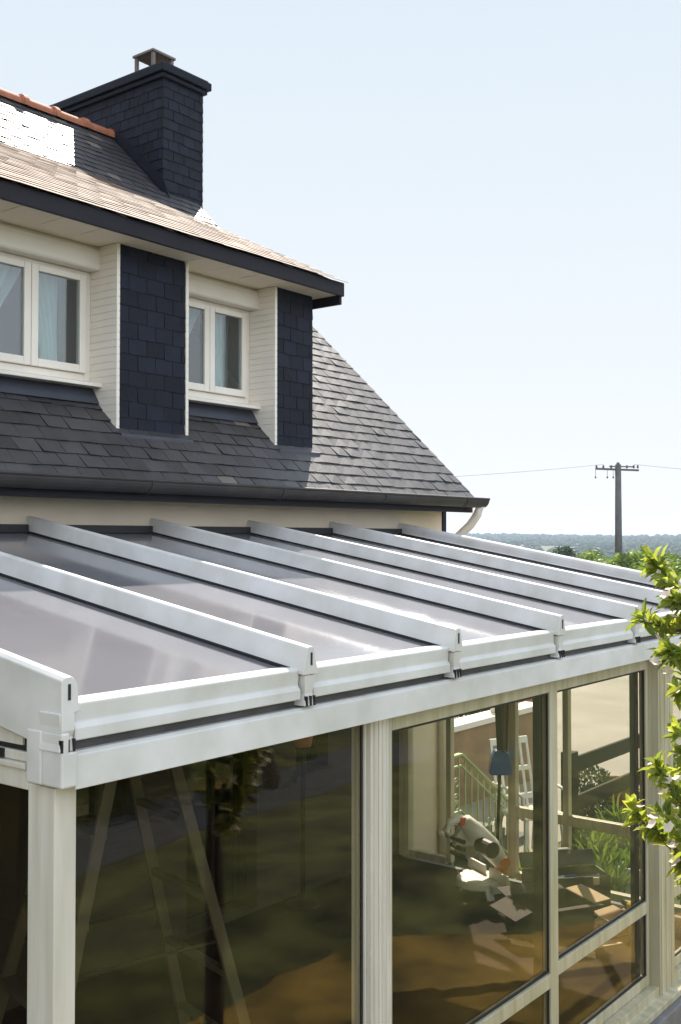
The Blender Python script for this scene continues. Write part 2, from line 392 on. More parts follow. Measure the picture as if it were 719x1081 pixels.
rb = MB(); slates(rb, (RX1, 2*RY-EY+.04, EZ-.04*SL), (-1,0,0), (0, -(RY-EY), RZ-EZ), RX1-RX0, rl, ew=.42, eh=.33)
rb.build('rear_slope', M['slate'], roof, fix=False)
# verge boards
vb = MB(); vb.prism([(EY, EZ-.10), (RY, RZ-.10), (RY, RZ-.006), (EY, EZ-.006)], 'x', RX1-.02, RX1+.004)
vb.build('verge_board', M['fascia'], roof)
# ridge tiles with rolls
def half_tile(mb, x0, x1, y, z, r, n=10):
    ring = lambda x, rr: [(x, y + rr*math.cos(math.pi*(-.08+1.16*k/n)), z + rr*math.sin(math.pi*(-.08+1.16*k/n))) for k in range(n+1)]
    a, b = ring(x0, r), ring(x1, r); c_, d_ = ring(x0, r-.014), ring(x1, r-.014)
    vs = a+b+c_+d_; m_ = n+1; fs = []
    for k in range(n): fs += [(k, k+1, m_+k+1, m_+k), (2*m_+k, 3*m_+k, 3*m_+k+1, 2*m_+k+1), (k, 2*m_+k, 2*m_+k+1, k+1), (m_+k, m_+k+1, 3*m_+k+1, 3*m_+k)]
    mb.add(vs, fs)
rt = MB(); x = RX0
while x < 8.1:
    half_tile(rt, x, x+.40, RY, RZ-.02, .085); half_tile(rt, x+.355, x+.415, RY, RZ-.02, .108)
    half_tile(rt, x+.335, x+.355, RY, RZ-.02, .097)
    x += .41
rt.build('ridge_tiles', M['terracotta'], roof, smooth=False)
# gutter and eaves board
gt = MB(); gx0, gx1 = RX0-.03, 8.70
gc = (EY-.075, EZ-.025); n = 12
prof = [(gc[0]+.068*math.cos(math.pi+math.pi*k/n), gc[1]+.075*math.sin(math.pi+math.pi*k/n)) for k in range(n+1)]
prof_in = [(gc[0]+.060*math.cos(math.pi+math.pi*k/n), gc[1]+.067*math.sin(math.pi+math.pi*k/n)) for k in range(n, -1, -1)]
gt.prism(prof+prof_in, 'x', gx0, gx1)
gt.prism(prof, 'x', gx1, gx1+.006)
gt.tube([(gx0, gc[0]-.066, gc[1]+.004), (gx1+.006, gc[0]-.066, gc[1]+.004)], .011, 8)
for xx in [gx0+1.25*i for i in range(9)]:
    pr2 = [(gc[0]+.073*math.cos(math.pi+math.pi*k/n), gc[1]+.080*math.sin(math.pi+math.pi*k/n)) for k in range(n+1)]
    pr3 = [(gc[0]+.067*math.cos(math.pi+math.pi*k/n), gc[1]+.074*math.sin(math.pi+math.pi*k/n)) for k in range(n, -1, -1)]
    gt.prism(pr2+pr3, 'x', xx, xx+.035)
gt.build('gutter', M['zinc'], house, smooth=False)
MB().box(RX0, 8.64, EY-.002, EY+.03, .235, EZ-.03).box(RX0, 8.64, EY+.03, 5.498, .262, .285).build('eaves_board', M['fascia'], house)
dp = MB(); dp.tube([(8.66, 5.13, .30), (8.66, 5.16, .22), (8.66, 5.24, .12), (8.64, 5.34, .03), (8.60, 5.42, -.06), (8.54, 5.44, -.25), (8.52, 5.445, -1.2), (8.52, 5.445, GZ+.02)], .042, 14)
dp.tube([(8.52, 5.445, -1.15), (8.52, 5.445, -1.11)], .052, 14); dp.tube([(8.52, 5.445, -2.75), (8.52, 5.445, -2.70)], .052, 14)
dp.build('downpipe', M['pvc'], house, smooth=True)
# ---- dormer
FY, FX1, FX0 = 5.33, 6.87, 3.13
SZ = 1.965; DT = 2.075; JY = 8.78; JZ = rz_(JY); dsl = (JZ-DT)/(JY-FY)
ds = MB(); slates(ds, (FX0, FY-.03, DT-.014), (1,0,0), (0, JY-FY, JZ-DT), FX1-FX0, math.hypot(JY-FY, JZ-DT)+.03, ew=.21, eh=.15, lift=.006, th_=.003, dz_=.01)
droof = ds.build('dormer_roof', M['slate_pale'], house, fix=False)
dd_ = MB(); dd_.prism([(FY+.03, DT-.01), (JY, JZ-.006), (JY, JZ-.09), (FY+.03, DT-.06)], 'x', FX0+.01, FX1-.032)
dd_.build('dormer_deck', M['underlay'], droof)
fb = MB(); fb.box(FX0, FX1, FY, FY+.025, SZ-.012, DT-.012)
fb.prism([(FY+.026, SZ-.075), (6.55, SZ-.075), (6.9, SZ+.35), (6.9, DT+dsl*(6.9-FY)-.012), (FY+.026, DT-.012)], 'x', FX1-.03, FX1)
fb.prism([(FY+.026, SZ-.075), (6.55, SZ-.075), (6.9, SZ+.35), (6.9, DT+dsl*(6.9-FY)-.012), (FY+.026, DT-.012)], 'x', FX0, FX0+.03)
fb.build('dormer_fascia', M['fascia'], droof, bevel=.004)
so_ = MB(); so_.box(FX0+.031, FX1-.031, FY+.026, 5.90, SZ, SZ+.012)
for xx in [FX0+.1+.3*i for i in range(12)]: so_.box(xx, xx+.004, FY+.03, 5.60, SZ-.003, SZ-.0005)
so_.build('dormer_soffit', M['soffit'], droof)
# cheeks and pillars
PIL = [(DX0, 3.69), (4.73, 5.33), (6.31, DX1)]
PY = 5.57; WY = 5.86
for i, (a, b) in enumerate(PIL):
    p = MB(); p.box(a+.004, b-.004, PY, WY+.08, .62, SZ-.001); po = p.build('dormer_pillar', M['underlay'], house)
    s_ = MB(); slates(s_, (a+.001, PY-.002, rz_(PY)-.03), (1,0,0), (0,0,1), b-a-.002, SZ-rz_(PY)+.02, ew=.16, eh=.108, lift=.006)
    s_.build('slate_cladding', M['slate_wall'], po, fix=False)
    # white corner beads and planked reveals
    for side, xx in ((-1, a), (1, b)):
        if (i == 0 and side < 0): continue
        if not (i == 2 and side > 0):
            rv = MB(); z = .60
            x0_, x1_ = (xx-.028, xx-.002) if side < 0 else (xx+.002, xx+.028)
            while z < SZ-.005:
                z1 = min(z+.048, SZ-.003)
                g_ = .004
                rv.box(x0_, x1_, PY-.012, WY-.01, z, z1-g_)
                rv.box(x0_+.004, x1_-.004, PY-.010, WY-.01, z1-g_, z1)
                z += .048
            rv.build('plank_reveal', M['pvc'], po)
    MB().box(a-.03, b+.03, PY-.07, PY+.02, rz_(PY)-.105, rz_(PY)-.035).xf(Matrix.Identity(4)).build('lead_apron', M['lead'], po, bevel=.01)
for x0_, x1_ in ((DX0, DX0+.1), (DX1-.1, DX1)):
    ck = MB(); ck.prism([(WY+.081, rz_(WY+.081)-.1), (JY-.1, JZ-.2), (WY+.081, DT+dsl*(WY+.08-FY)-.09)], 'x', x0_, x1_)
    ck.build('dormer_cheek', M['slate_wall'], house)
MB().box(DX0+.1, DX1-.1, 7.75, 7.85, .16, 3.1).build('bedroom_wall', M['room'], house)
# dormer windows
def sheer(name, x_out, x_in, y, z0, z1, side, label, m, part=.55, amp=.018):
    mb = MB(); nx, nz_ = 26, 18; vs = []; fs = []
    for j in range(nz_+1):
        t = j/nz_; z = z1+(z0-z1)*t
        inn = x_in + (x_out-x_in)*(part*math.sin(min(1, t*1.12)*math.pi/2)**1.4)
        for i in range(nx+1):
            s = i/nx; xx = x_out+(inn-x_out)*s
            vs.append((xx, y+amp*math.sin(s*31+t*1.2)+.006*math.sin(s*73), z))
    for j in range(nz_):
        for i in range(nx):
            a = j*(nx+1)+i; fs.append((a, a+1, a+nx+2, a+nx+1))
    mb.add(vs, fs); o = mb.build(name, m, smooth=True)
    return tag(o, label, 'curtain', 'curtains in the dormer windows')
for wi, (a, b) in enumerate(((3.69, 4.73), (5.33, 6.31))):
    a += .028; b -= .028; c = (a+b)/2
    ztop, zbot = 1.80, 1.055
    f = MB(); t = .05
    f.box(a, a+t, WY-.03, WY+.03, zbot, ztop); f.box(b-t, b, WY-.03, WY+.03, zbot, ztop)
    f.box(a+t, b-t, WY-.03, WY+.03, ztop-.03, ztop); f.box(a+t, b-t, WY-.03, WY+.03, zbot, zbot+.05)
    wo = f.build('dormer_window', M['pvc'], house, bevel=.005)
    for s0, s1 in ((a+t, c), (c, b-t)):
        q = MB(); u = .055
        q.box(s0+.002, s0+u, WY-.055, WY-.01, zbot+.052, ztop-.032); q.box(s1-u, s1-.002, WY-.055, WY-.01, zbot+.052, ztop-.032)
        q.box(s0+u, s1-u, WY-.055, WY-.01, zbot+.052, zbot+.105); q.box(s0+u, s1-u, WY-.055, WY-.01, ztop-.075, ztop-.032)
        q.build('casement', M['pvc'], wo, bevel=.006)
        MB().box(s0+u, s1-u, WY-.036, WY-.028, zbot+.105, ztop-.075).build('pane', M['glass_skytint'], wo)
    sb = MB(); sb.prism([(WY-.15, zbot-.045), (WY+.05, zbot-.045), (WY+.05, zbot-.002), (WY-.03, zbot-.002), (WY-.15, zbot-.022)], 'x', a-.026, b+.026)
    sb.build('sill', M['pvc'], wo, bevel=.004)
    bx = MB(); z0_ = ztop+.002; y0_ = WY-.13
    bx.prism([(y0_+.012, z0_), (WY+.03, z0_), (WY+.03, SZ-.002), (y0_+.03, SZ-.002), (y0_+.006, SZ-.03), (y0_, SZ-.06), (y0_, z0_+.012)], 'x', a-.026, b+.026)
    bx.build('shutter_box', M['pvc'], wo, bevel=.004)
    MB().prism([(WY-.13, rz_(WY-.13)+.022), (WY-.06, zbot-.046), (WY+.04, zbot-.046), (WY+.04, rz_(WY)-.06)], 'x', a-.026, b+.026).build('zinc_apron', M['lead'], wo)
    MB().box(a, b, WY+.031, WY+.06, rz_(WY)-.2, zbot+.02).build('window_board', M['pvc'], wo)
    wn = ('left', 'right')[wi]
    sheer('sheer_curtain', a+.06, c+.01, WY+.07, zbot+.06, ztop-.02, -1, 'white sheer curtain drawn aside to the left in the %s dormer window' % wn, M['curtain'])
    sheer('sheer_curtain', b-.19, c-.01, WY+.075, zbot+.06, ztop-.02, 1, 'white sheer curtain drawn aside to the right in the %s dormer window' % wn, M['curtain'])
    o_ = sheer('side_drape', b-.05, b-.25, WY+.16, zbot+.02, ztop-.02, 1, 'grey green drape hanging at the right side of the %s dormer window' % wn, M['drape'], part=.1, amp=.03)
# ---- chimney (slate hung)
CX0, CX1, CY0, CY1, CT = 8.15, 8.77, 8.87, 10.88, 5.17
cb = MB(); cb.box(CX0+.012, CX1-.012, CY0+.012, CY1-.012, 3.2, CT)
ch = cb.build('chimney', M['underlay'], house)
cs = MB()
slates(cs, (CX0, CY0+.01, 3.3), (1,0,0), (0,0,1), CX1-CX0, CT-3.3, ew=.16, eh=.115, lift=.009)
slates(cs, (CX0+.01, CY1, 3.3), (0,-1,0), (0,0,1), CY1-CY0, CT-3.3, ew=.16, eh=.115, lift=.009)
slates(cs, (CX1-.01, CY0, 3.3), (0,1,0), (0,0,1), CY1-CY0, CT-3.3, ew=.16, eh=.115, lift=.009)
slates(cs, (CX1, CY1-.01, 3.3), (-1,0,0), (0,0,1), CX1-CX0, CT-3.3, ew=.16, eh=.115, lift=.009)
cs.build('slate_cladding', M['slate_wall'], ch, fix=False)
cp = MB(); cp.box(CX0-.07, CX1+.07, CY0-.07, CY1+.07, CT, CT+.09); cp.box(CX0-.045, CX1+.045, CY0-.045, CY1+.045, CT+.092, CT+.115)
cp.box(CX0-.035, CX1+.035, CY0-.035, CY1+.035, CT-.05, CT-.002)
cp.build('cap', M['slate_wall'], ch, bevel=.01)
pt = MB(); px_, py_ = 8.42, 9.32; q = .14
for sx in (-1, 1):
    for sy in (-1, 1): pt.box(px_+sx*q-.018, px_+sx*q+.018, py_+sy*q-.018, py_+sy*q+.018, CT+.116, CT+.37)
pt.box(px_-.11, px_+.11, py_-.11, py_+.11, CT+.116, CT+.22)
pt.box(px_-q-.035, px_+q+.035, py_-q-.035, py_+q+.035, CT+.37, CT+.395)
pt.loft([[(px_+sx*a_, py_+sy*a_, CT+z_) for sx, sy in ((-1,-1),(1,-1),(1,1),(-1,1))] for a_, z_ in ((q+.02, .396), (.05, .455))])
pt.build('chimney_pot', M['chpot'], ch)
MB().prism([(CY0-.12, rz_(CY0-.12)+.03), (RY, RZ+.03), (RY, RZ+.12), (CY0-.02, rz_(CY0)+.16)], 'x', CX0-.015, CX0-.003).build('flashing', M['slate_wall'], ch)

# ------------------------------------------------------------------ VERANDA
VX0, VX1, VY = 1.93, 7.93, 2.54
FZ = -2.78
PS = .173
def P(y): return .04 - PS*(5.5-y)
TY = 2.47
ver = tag(empty('veranda', (4.9, 4.0, GZ)), 'white aluminium lean-to veranda with grey roof panels and glazed front against the house', 'veranda')
raf = [1.925, 2.99, 3.985, 4.97, 5.93, 6.91, 7.89]
prof = [(-.044,-.004),(-.044,.010),(-.042,.014),(-.022,.086),(-.018,.092),(-.010,.096),(.004,.096),(.012,.093),(.018,.086),(.036,.016),(.038,.012),(.040,.010),(.040,-.004)]
for i, rx in enumerate(raf):
    r_ = MB()
    if i == 0:      # deep end board
        pr = [(-.024,-.122),(-.024,-.04),(-.026,.084),(-.014,.094),(.006,.096),(.018,.090),(.026,.078),(.032,.060),(.034,.022),(.040,.012),(.040,-.004),(.02,-.008),(.02,-.122)]
    elif i == 6:
        pr = [(-.040,-.004),(-.040,.012),(-.034,.022),(-.032,.066),(-.026,.084),(-.014,.094),(.006,.096),(.018,.090),(.026,.078),(.03,-.02),(.026,-.15),(-.02,-.15),(-.02,-.008)]
    else: pr = prof
    for_y = [(TY, P(TY)), (5.5, P(5.5))]
    if i == 0: for_y = [(TY, P(TY)), (TY+.03, P(TY+.03)), (5.5, P(5.5))]
    rings = []
    for y, z in for_y:
        rings.append([(rx+a_, y, z+max(b_, -.055) if (i == 0 and y < TY+.02) else z+b_) for a_, b_ in pr])
    r_.loft(rings)
    ro = r_.build('rafter', M['alu'], ver, bevel=.003)
    ft = MB()     # cast foot under the tip
    ft.loft([[(rx-.03, TY+.004, P(TY)-.006), (rx+.03, TY+.004, P(TY)-.006), (rx+.03, TY+.10, P(TY)-.006), (rx-.03, TY+.10, P(TY)-.006)],
             [(rx-.02, TY+.010, P(TY)-.07), (rx+.02, TY+.010, P(TY)-.07), (rx+.02, TY+.10, P(TY)-.07), (rx-.02, TY+.10, P(TY)-.07)],
             [(rx-.03, TY+.004, P(TY)-.115), (rx+.03, TY+.004, P(TY)-.115), (rx+.03, TY+.10, P(TY)-.115), (rx-.03, TY+.10, P(TY)-.115)]])
    ft.build('rafter_foot', M['alu'], ro, bevel=.003)
    sl_ = MB()    # screw slots
    for dx in (-.022, .0, .02): MB().box(rx+dx-.003, rx+dx+.002, TY-.002, TY+.012, P(TY)-.115, P(TY)-.08).build('screw_slot', M['gasket'], ro)
    MB().box(rx-.004, rx+.004, TY-.003, TY+.002, P(TY)+.03, P(TY)+.075).build('screw_slot', M['gasket'], ro)
    gk = MB()
    for a_ in ((-.052, -.045), (.041, .047)):
        if (i == 0 and a_[0] < 0) or (i == 6 and a_[0] > 0): continue
        gk.prism([(TY+.06, P(TY+.06)+.001), (5.49, P(5.49)+.001), (5.49, P(5.49)+.012), (TY+.06, P(TY+.06)+.012)], 'x', rx+a_[0], rx+a_[1])
    gk.build('gasket', M['gasket'], ro)
for i in range(6):
    a, b = raf[i]+.022, raf[i+1]-.022
    m_ = MB(); m_.prism([(TY+.05, P(TY+.05)-.034), (5.49, P(5.49)-.034), (5.49, P(5.49)-.001), (TY+.05, P(TY+.05)-.001)], 'x', a, b)
    m_.build('roof_panel', M['panel'], ver)
    # eave profile segment
    e = MB(); z = P(TY+.05)
    e.prism([(TY+.018, z-.100), (TY+.10, z-.100), (TY+.10, z+.012), (TY+.040, z+.014), (TY+.024, z+.004), (TY+.030, z-.050), (TY+.018, z-.066)], 'x', raf[i]+.036, raf[i+1]-.036)
    e.build('eave_profile', M['alu'], ver, bevel=.004)
    MB().box(raf[i]+.05, raf[i+1]-.05, 5.44, 5.499, P(5.45)+.002, .082).build('wall_seal', M['gasket'], ver)
    # rafters seen from inside
for rx in raf[1:-1]:
    MB().prism([(TY+.12, P(TY+.12)-.13), (5.49, P(5.49)-.13), (5.49, P(5.49)-.036), (TY+.12, P(TY+.12)-.036)], 'x', rx-.03, rx+.03).build('roof_bearer', M['alu'], ver)
MB().box(VX0+.02, VX1-.02, 5.43, 5.499, -.13, -.0).build('wall_plate', M['alu'], ver)
MB().box(VX0+.03, VX1-.03, TY+.055, TY+.14, P(TY)-.16, P(TY)-.086).build('gutter_strip', M['dark_strip'], ver)
# front beam
BT, BB = -.607, -.712
MB().prism([(TY+.01, BB), (VY+.09, BB), (VY+.09, BT-.003), (TY+.03, BT), (TY+.014, BT-.008)], 'x', VX0+.027, VX1+.02).build('front_beam', M['alu'], ver, bevel=.003)
cc_ = MB(); cc_.prism([(VX0-.030, -.700), (VX0+.025, -.700), (VX0+.025, -.600), (VX0-.002, -.600), (VX0-.002, -.545), (VX0-.030, -.545)], 'y', TY-.002, TY+.09)
cc_.box(VX0-.032, VX0+.02, TY+.09, TY+.16, -.700, -.545)
cc_.build('corner_cap', M['alu'], ver, bevel=.006)
# posts
def post(x0, x1, y0, y1, m, splits=()):
    p = MB(); xs = [x0]+list(splits)+[x1]
    for q0, q1 in zip(xs, xs[1:]):
        j = rnd.uniform(0, .004) if splits else 0
        p.box(q0+.0015, q1-.0015, y0+j, y1, FZ, BB-.001)
        if splits: p.box(q0+.02, q0+.026, y0+j-.006, y0+j+.002, FZ, BB-.001)
    return p.build('post', m, ver, bevel=.004)
post(VX0, VX0+.080, VY, VY+.125, M['alu_old'])
post(3.445, 3.585, VY, VY+.10, M['alu_old'], (3.50, 3.55))
post(6.37, 6.605, VY-.01, VY+.10, M['alu_green'], (6.44, 6.52))
post(VX1-.09, VX1, VY, VY+.10, M['alu_green'])
post(VX1-.09, VX1, 5.38, 5.48, M['alu_green'])
# glazed panels on the front
MR = -2.23
def panel(x0, x1, y, m, header, rail=True, stile=.05, stile_r=None, dark_inner=True):
    sr = stile_r or stile
    f = MB(); zt = BB-.002; zb = FZ+.075
    f.box(x0, x0+stile, y, y+.045, zb, zt); f.box(x1-sr, x1, y, y+.045, zb, zt)
    f.box(x0+stile, x1-sr, y, y+.045, zt-header, zt); f.box(x0+stile, x1-sr, y, y+.045, zb, zb+.06)
    if rail: f.box(x0+stile, x1-sr, y-.006, y+.045, MR-.035, MR+.035)
    fo = f.build('glazed_panel', m, ver, bevel=.004)
    parts = [(MR+.035, zt-header), (zb+.06, MR-.035)] if rail else [(zb+.06, zt-header)]
    for z0, z1 in parts:
        MB().box(x0+stile+.001, x1-sr-.001, y+.018, y+.026, z0+.001, z1-.001).build('pane', M['glass'], fo)
        gk = MB(); a, b = x0+stile, x1-sr; t = .011
        gk.box(a, a+t, y+.010, y+.017, z0, z1); gk.box(b-t, b, y+.010, y+.017, z0, z1); gk.box(a+t, b-t, y+.010, y+.017, z1-t, z1); gk.box(a+t, b-t, y+.010, y+.017, z0, z0+t)
        gk.build('gasket', M['gasket'], fo)
    return fo
panel(VX0+.082, 3.443, VY+.02, M['alu_old'], .008, stile=.006, stile_r=.012)
panel(3.587, 5.075, VY+.012, M['alu_green'], .07, stile=.02, stile_r=.085)
panel(5.077, 6.368, VY+.055, M['alu_green'], .085, stile=.065, stile_r=.035)
panel(6.607, VX1-.092, VY+.03, M['alu_green'], .07, stile=.03, stile_r=.04)
# extra slim inner stiles as in the photo's sliding sashes
for a_, b_, y_ in ((4.965, 5.02, .060), (5.16, 5.205, .102), (6.28, 6.33, .102)): MB().box(a_, b_, VY+y_, VY+y_+.038, FZ+.075, BB-.08).build('sliding_sash_stile', M['wood_dark'], ver, bevel=.003)
# sill and low base
MB().prism([(VY-.06, FZ-.03), (VY+.12, FZ-.03), (VY+.12, FZ+.072), (VY-.0, FZ+.072), (VY-.0, FZ+.02), (VY-.06, FZ+.008)], 'x', VX0-.01, VX1+.02).build('sill', M['alu_green'], ver, bevel=.003)
MB().box(VX0-.02, VX1+.03, VY-.10, VY+.12, GZ-.05, FZ-.032).box(VX1-.12, VX1+.03, VY+.12, 5.498, GZ-.05, FZ-.032).box(VX0-.02, VX0+.12, VY+.12, 5.498, GZ-.05, FZ-.032).build('base_wall', M['concrete'], ver, bevel=.01)
MB().box(VX0+.12, VX1-.12, VY+.12, 5.498, FZ-.12, FZ).build('veranda_floor', M['floor'], ver)
# right end wall (door opening beside the house, then glazing)
ew = MB(); EX0, EX1 = VX1-.075, VX1-.015
zt = -.62
def eb(y0, y1, z0, z1): ew.box(EX0, EX1, y0, y1, z0, z1)
eb(4.95, 5.00, FZ+.02, zt); eb(4.33, 4.40, FZ+.02, zt); eb(3.86, 3.91, FZ+.06, zt); 
eb(VY+.10, 5.38, zt, zt+.07); eb(VY+.10, 3.86, MR-.04, MR+.04); eb(3.91, 4.33, MR-.04, MR+.04)
eb(VY+.10, 3.86, FZ, FZ+.06); eb(3.91, 4.33, FZ, FZ+.06); eb(5.00, 5.38, FZ, FZ+.06)
ew.prism([(VY+.101, zt+.072), (5.38, zt+.072), (5.38, P(5.38)-.152), (VY+.101, P(VY+.1)-.152+.001)] if False else [(3.2, zt+.072), (5.38, zt+.072), (5.38, P(5.38)-.152), (3.2, P(3.2)-.152)], 'x', EX0, EX1)
eo = ew.build('end_frame', M['alu_green'], ver, bevel=.004)
for y0, y1 in ((VY+.101, 3.859), (3.911, 4.329), (5.001, 5.379)):
    MB().box(EX0+.025, EX0+.033, y0, y1, FZ+.062 if y0 > 5 else MR+.041, zt-.001).build('pane', M['glass_end'], eo)
    if y0 < 5: MB().box(EX0+.025, EX0+.033, y0, y1, FZ+.062, MR-.041).build('pane', M['glass_end'], eo)
# left end wall
lw_ = MB(); X0, X1 = VX0+.002, VX0+.06
lw_.box(X0, X1, VY+.126, 5.49, -.655, -.625); lw_.box(X0-.012, X1, VY+.126, 5.49, -.675, -.656); lw_.box(X0, X1, VY+.126, 5.49, -.735, -.677)
lw_.box(X0, X1, VY+.126, 5.49, FZ+.01, FZ+.09); lw_.box(X0, X1, 3.95, 4.02, FZ+.09, -.735); lw_.box(X0, X1, 5.42, 5.49, FZ+.09, -.735)
le = lw_.build('end_frame', M['alu_old'], ver, bevel=.004)
MB().box(X0+.02, X0+.028, VY+.126, 3.949, FZ+.091, -.736).build('pane', M['glass'], le)
MB().box(X0+.02, X0+.028, 4.021, 5.419, FZ+.091, -.736).build('pane', M['glass'], le)
def tri(y0, y1, z0, dz): return [(y0, z0), (y1, z0), (y1, P(y1)-dz), (y0, max(z0+.004, P(y0)-dz))]
MB().prism(tri(VY+.126, 5.45, -.622, .123), 'x', X0+.006, X0+.02).build('infill_panel', M['gasket'], le)
MB().prism(tri(VY+.15, 5.43, -.606, .137), 'x', X0-.002, X0+.005).build('infill_face', M['alu_old'], le)
MB().box(X0-.008, X0+.001, VY+.24, VY+.275, -.652, -.626).build('vent_plug', M['black'], le)

# ------------------------------------------------------------------ things in the veranda
# ladder: tall double step ladder
def ladder():
    t = tag(empty('step_ladder', (2.95, 3.45, FZ)), 'tall grey double-sided step ladder standing open behind the first glass panel', 'ladder')
    A = Vector((2.95, 3.45, -.50)); w0, w1 = .17, .34
    fa = math.atan2(-.788, .616) + R(38); fwd = Vector((math.cos(fa), math.sin(fa), 0)); side = Vector((-math.sin(fa), math.cos(fa), 0))
    for s, nm in ((-1, 'front_frame'), (1, 'rear_frame')):
        m = MB()
        for e in (-1, 1):
            top = A + side*e*w0 + fwd*s*.03; bot = Vector((A.x, A.y, FZ+.02)) + side*e*w1 + fwd*s*.62
            m.bar(top, bot, .022, .05, up=fwd)
        fr = m.build(nm, M['ladder'], t, bevel=.003)
        for k_ in range(1, 7):
            u = k_/7
            a = (A+side*-w0+fwd*s*.03).lerp(Vector((A.x, A.y, FZ+.02))+side*-w1+fwd*s*.62, u)
            b = (A+side*w0+fwd*s*.03).lerp(Vector((A.x, A.y, FZ+.02))+side*w1+fwd*s*.62, u)
            MB().bar(a, b, .07 if s < 0 else .03, .028).build('step', M['ladder'], fr)
        for e in (-1, 1):
            bt = Vector((A.x, A.y, FZ+.02)) + side*e*w1 + fwd*s*.62
            MB().box(bt.x-.03, bt.x+.03, bt.y-.03, bt.y+.03, FZ+.001, FZ+.035).build('rubber_foot', M['black'], fr)
    MB().bar(A+side*-w0, A+side*w0, .20, .03).build('top_platform', M['greyp'], t)
    for e in (-1, 1):
        m = MB(); a = (A+side*e*w0+fwd*-.03).lerp(Vector((A.x, A.y, FZ))+side*e*w1+fwd*-.62, .5); b = (A+side*e*w0+fwd*.03).lerp(Vector((A.x, A.y, FZ))+side*e*w1+fwd*.62, .5)
        m.tube([a, b], .008, 6); m.build('spreader_bar', M['wood_dark'], t)
ladder()

# mitre saw
def mitre_saw(x, y, z, rz):
    t = tag(empty('mitre_saw', (x, y, z)), 'grey mitre saw with red trigger and orange hinge by the open doorway', 'saw')
    b = MB(); b.lathe((0,0,.05), [(.0,0),(.15,0),(.16,.012),(.16,.05),(.15,.06),(0,.06)], 24)
    b.box(-.20,.20,-.02,.10,.045,.10)
    b.build('turntable_base', M['saw_grey'], t, bevel=.004)
    for sx, sy in ((-.18,-.02),(.18,-.02),(-.16,.12),(.16,.12)):
        q = MB(); q.bar((sx*.8, sy, .07), (sx*1.05, sy*1.5, .0), .05, .03); q.build('foot', M['white_plastic'], t, bevel=.004)
    f = MB(); f.box(-.25,-.03,.055,.075,.10,.17); f.box(.03,.25,.055,.075,.10,.17); f.build('fence', M['saw_grey'], t, bevel=.003)
    h = MB(); h.tube([(0,.16,.06),(0,.17,.12),(0,.17,.19)], [.05,.05,.04], 12); h.tube([(-.06,.17,.19),(.06,.17,.19)], .04, 14); h.build('hinge', M['orange'], t, smooth=False)
    a = MB(); a.tube([(0,.17,.19),(0,.08,.30),(0,-.03,.41),(0,-.12,.50)], [.055,.075,.07,.05], 12); a.build('arm', M['saw_grey'], t, smooth=True)
    g_ = MB(); c = Vector((.0,-.02,.36)); n = 28
    for k0, (xx, rr) in enumerate(((-.035,.13),)):
        ring = [(0.125*math.cos(R(-10+200*k/n)), .125*math.sin(R(-10+200*k/n))) for k in range(n+1)]
        g_.prism([(c.y-.03+p*1.0, c.z-.02+q_) for p, q_ in ring], 'x', -.075, -.02)
    g_.build('blade_guard', M['saw_grey'], t, bevel=.004)
    bl = MB(); bl.prism([(c.y-.03+.115*math.cos(2*math.pi*k/40)*(1 if k % 2 else .97), c.z-.02+.115*math.sin(2*math.pi*k/40)*(1 if k % 2 else .97)) for k in range(40)], 'x', -.049, -.046); bl.build('blade', M['steel'], t)
    mo = MB(); mo.tube([(.05,-.02,.34),(.20,-.02,.34)], .055, 16); mo.build('motor', M['black'], t)
    for k in range(3):
        v = MB(); v.tube([(-.10,-.16,.37-.05*k),(-.02,-.16,.37-.05*k),(.05,-.15,.37-.05*k)], .016, 8); v.build('vent_rib', M['black'], t)
    hd = MB(); hd.tube([(0,-.11,.49),(0,-.17,.52),(0,-.23,.50),(0,-.26,.45),(0,-.24,.41)], [.035,.032,.028,.026,.022], 10); hd.build('handle', M['white_plastic'], t, smooth=True)
    tr = MB(); tr.box(-.034,.034,-.17,-.125,.475,.53); tr.build('trigger', M['red'], t, bevel=.006)
    t.rotation_euler = (0,0,rz); t.scale = (1.15,1.15,1.15)
mitre_saw(7.40, 4.40, FZ, R(-118))

# black toolbox
def toolbox():
    t = tag(empty('toolbox', (7.52, 3.72, FZ)), 'black open toolbox with silver lid handle beside the end glazing', 'toolbox')
    b = MB(); L_, W_, H = .60, .28, .26
    b.box(-L_/2, L_/2, -W_/2, W_/2, 0, .02); b.box(-L_/2, L_/2, -W_/2, -W_/2+.015, .02, H); b.box(-L_/2, L_/2, W_/2-.015, W_/2, .02, H)
    b.box(-L_/2, -L_/2+.015, -W_/2+.015, W_/2-.015, .02, H); b.box(L_/2-.015, L_/2, -W_/2+.015, W_/2-.015, .02, H)
    b.build('tub', M['black'], t, bevel=.006)
    l_ = MB(); l_.bar((0, W_/2+.01, H), (0, W_/2+.07, H+.10), L_, .02, up=(0,-1,1)); l_.build('lid', M['black'], t, bevel=.006)
    q = MB(); q.tube([(-.09, W_/2+.02, H+.09), (-.09, W_/2+.02, H+.125), (.09, W_/2+.02, H+.125), (.09, W_/2+.02, H+.09)], .011, 8); q.build('handle', M['steel'], t)
    tr = MB(); tr.box(-L_/2+.03, L_/2-.03, -W_/2+.03, W_/2-.03, H-.08, H-.06); tr.build('tray', M['greyp'], t)
    for xx in (-.18, .18): MB().box(xx-.025, xx+.025, -W_/2-.012, -W_/2-.001, H-.06, H-.005).build('latch', M['steel'], t, bevel=.003)
    for k in range(5):
        a = Vector((-.2+.09*k, rnd.uniform(-.05,.05), H-.045)); MB().tube([a, a+Vector((.10, rnd.uniform(-.03,.03), rnd.uniform(.0,.03)))], .011, 8).build('hand_tool', M['steel' if k % 2 else 'blue'], t)
    t.rotation_euler = (0,0,R(-42))
toolbox()

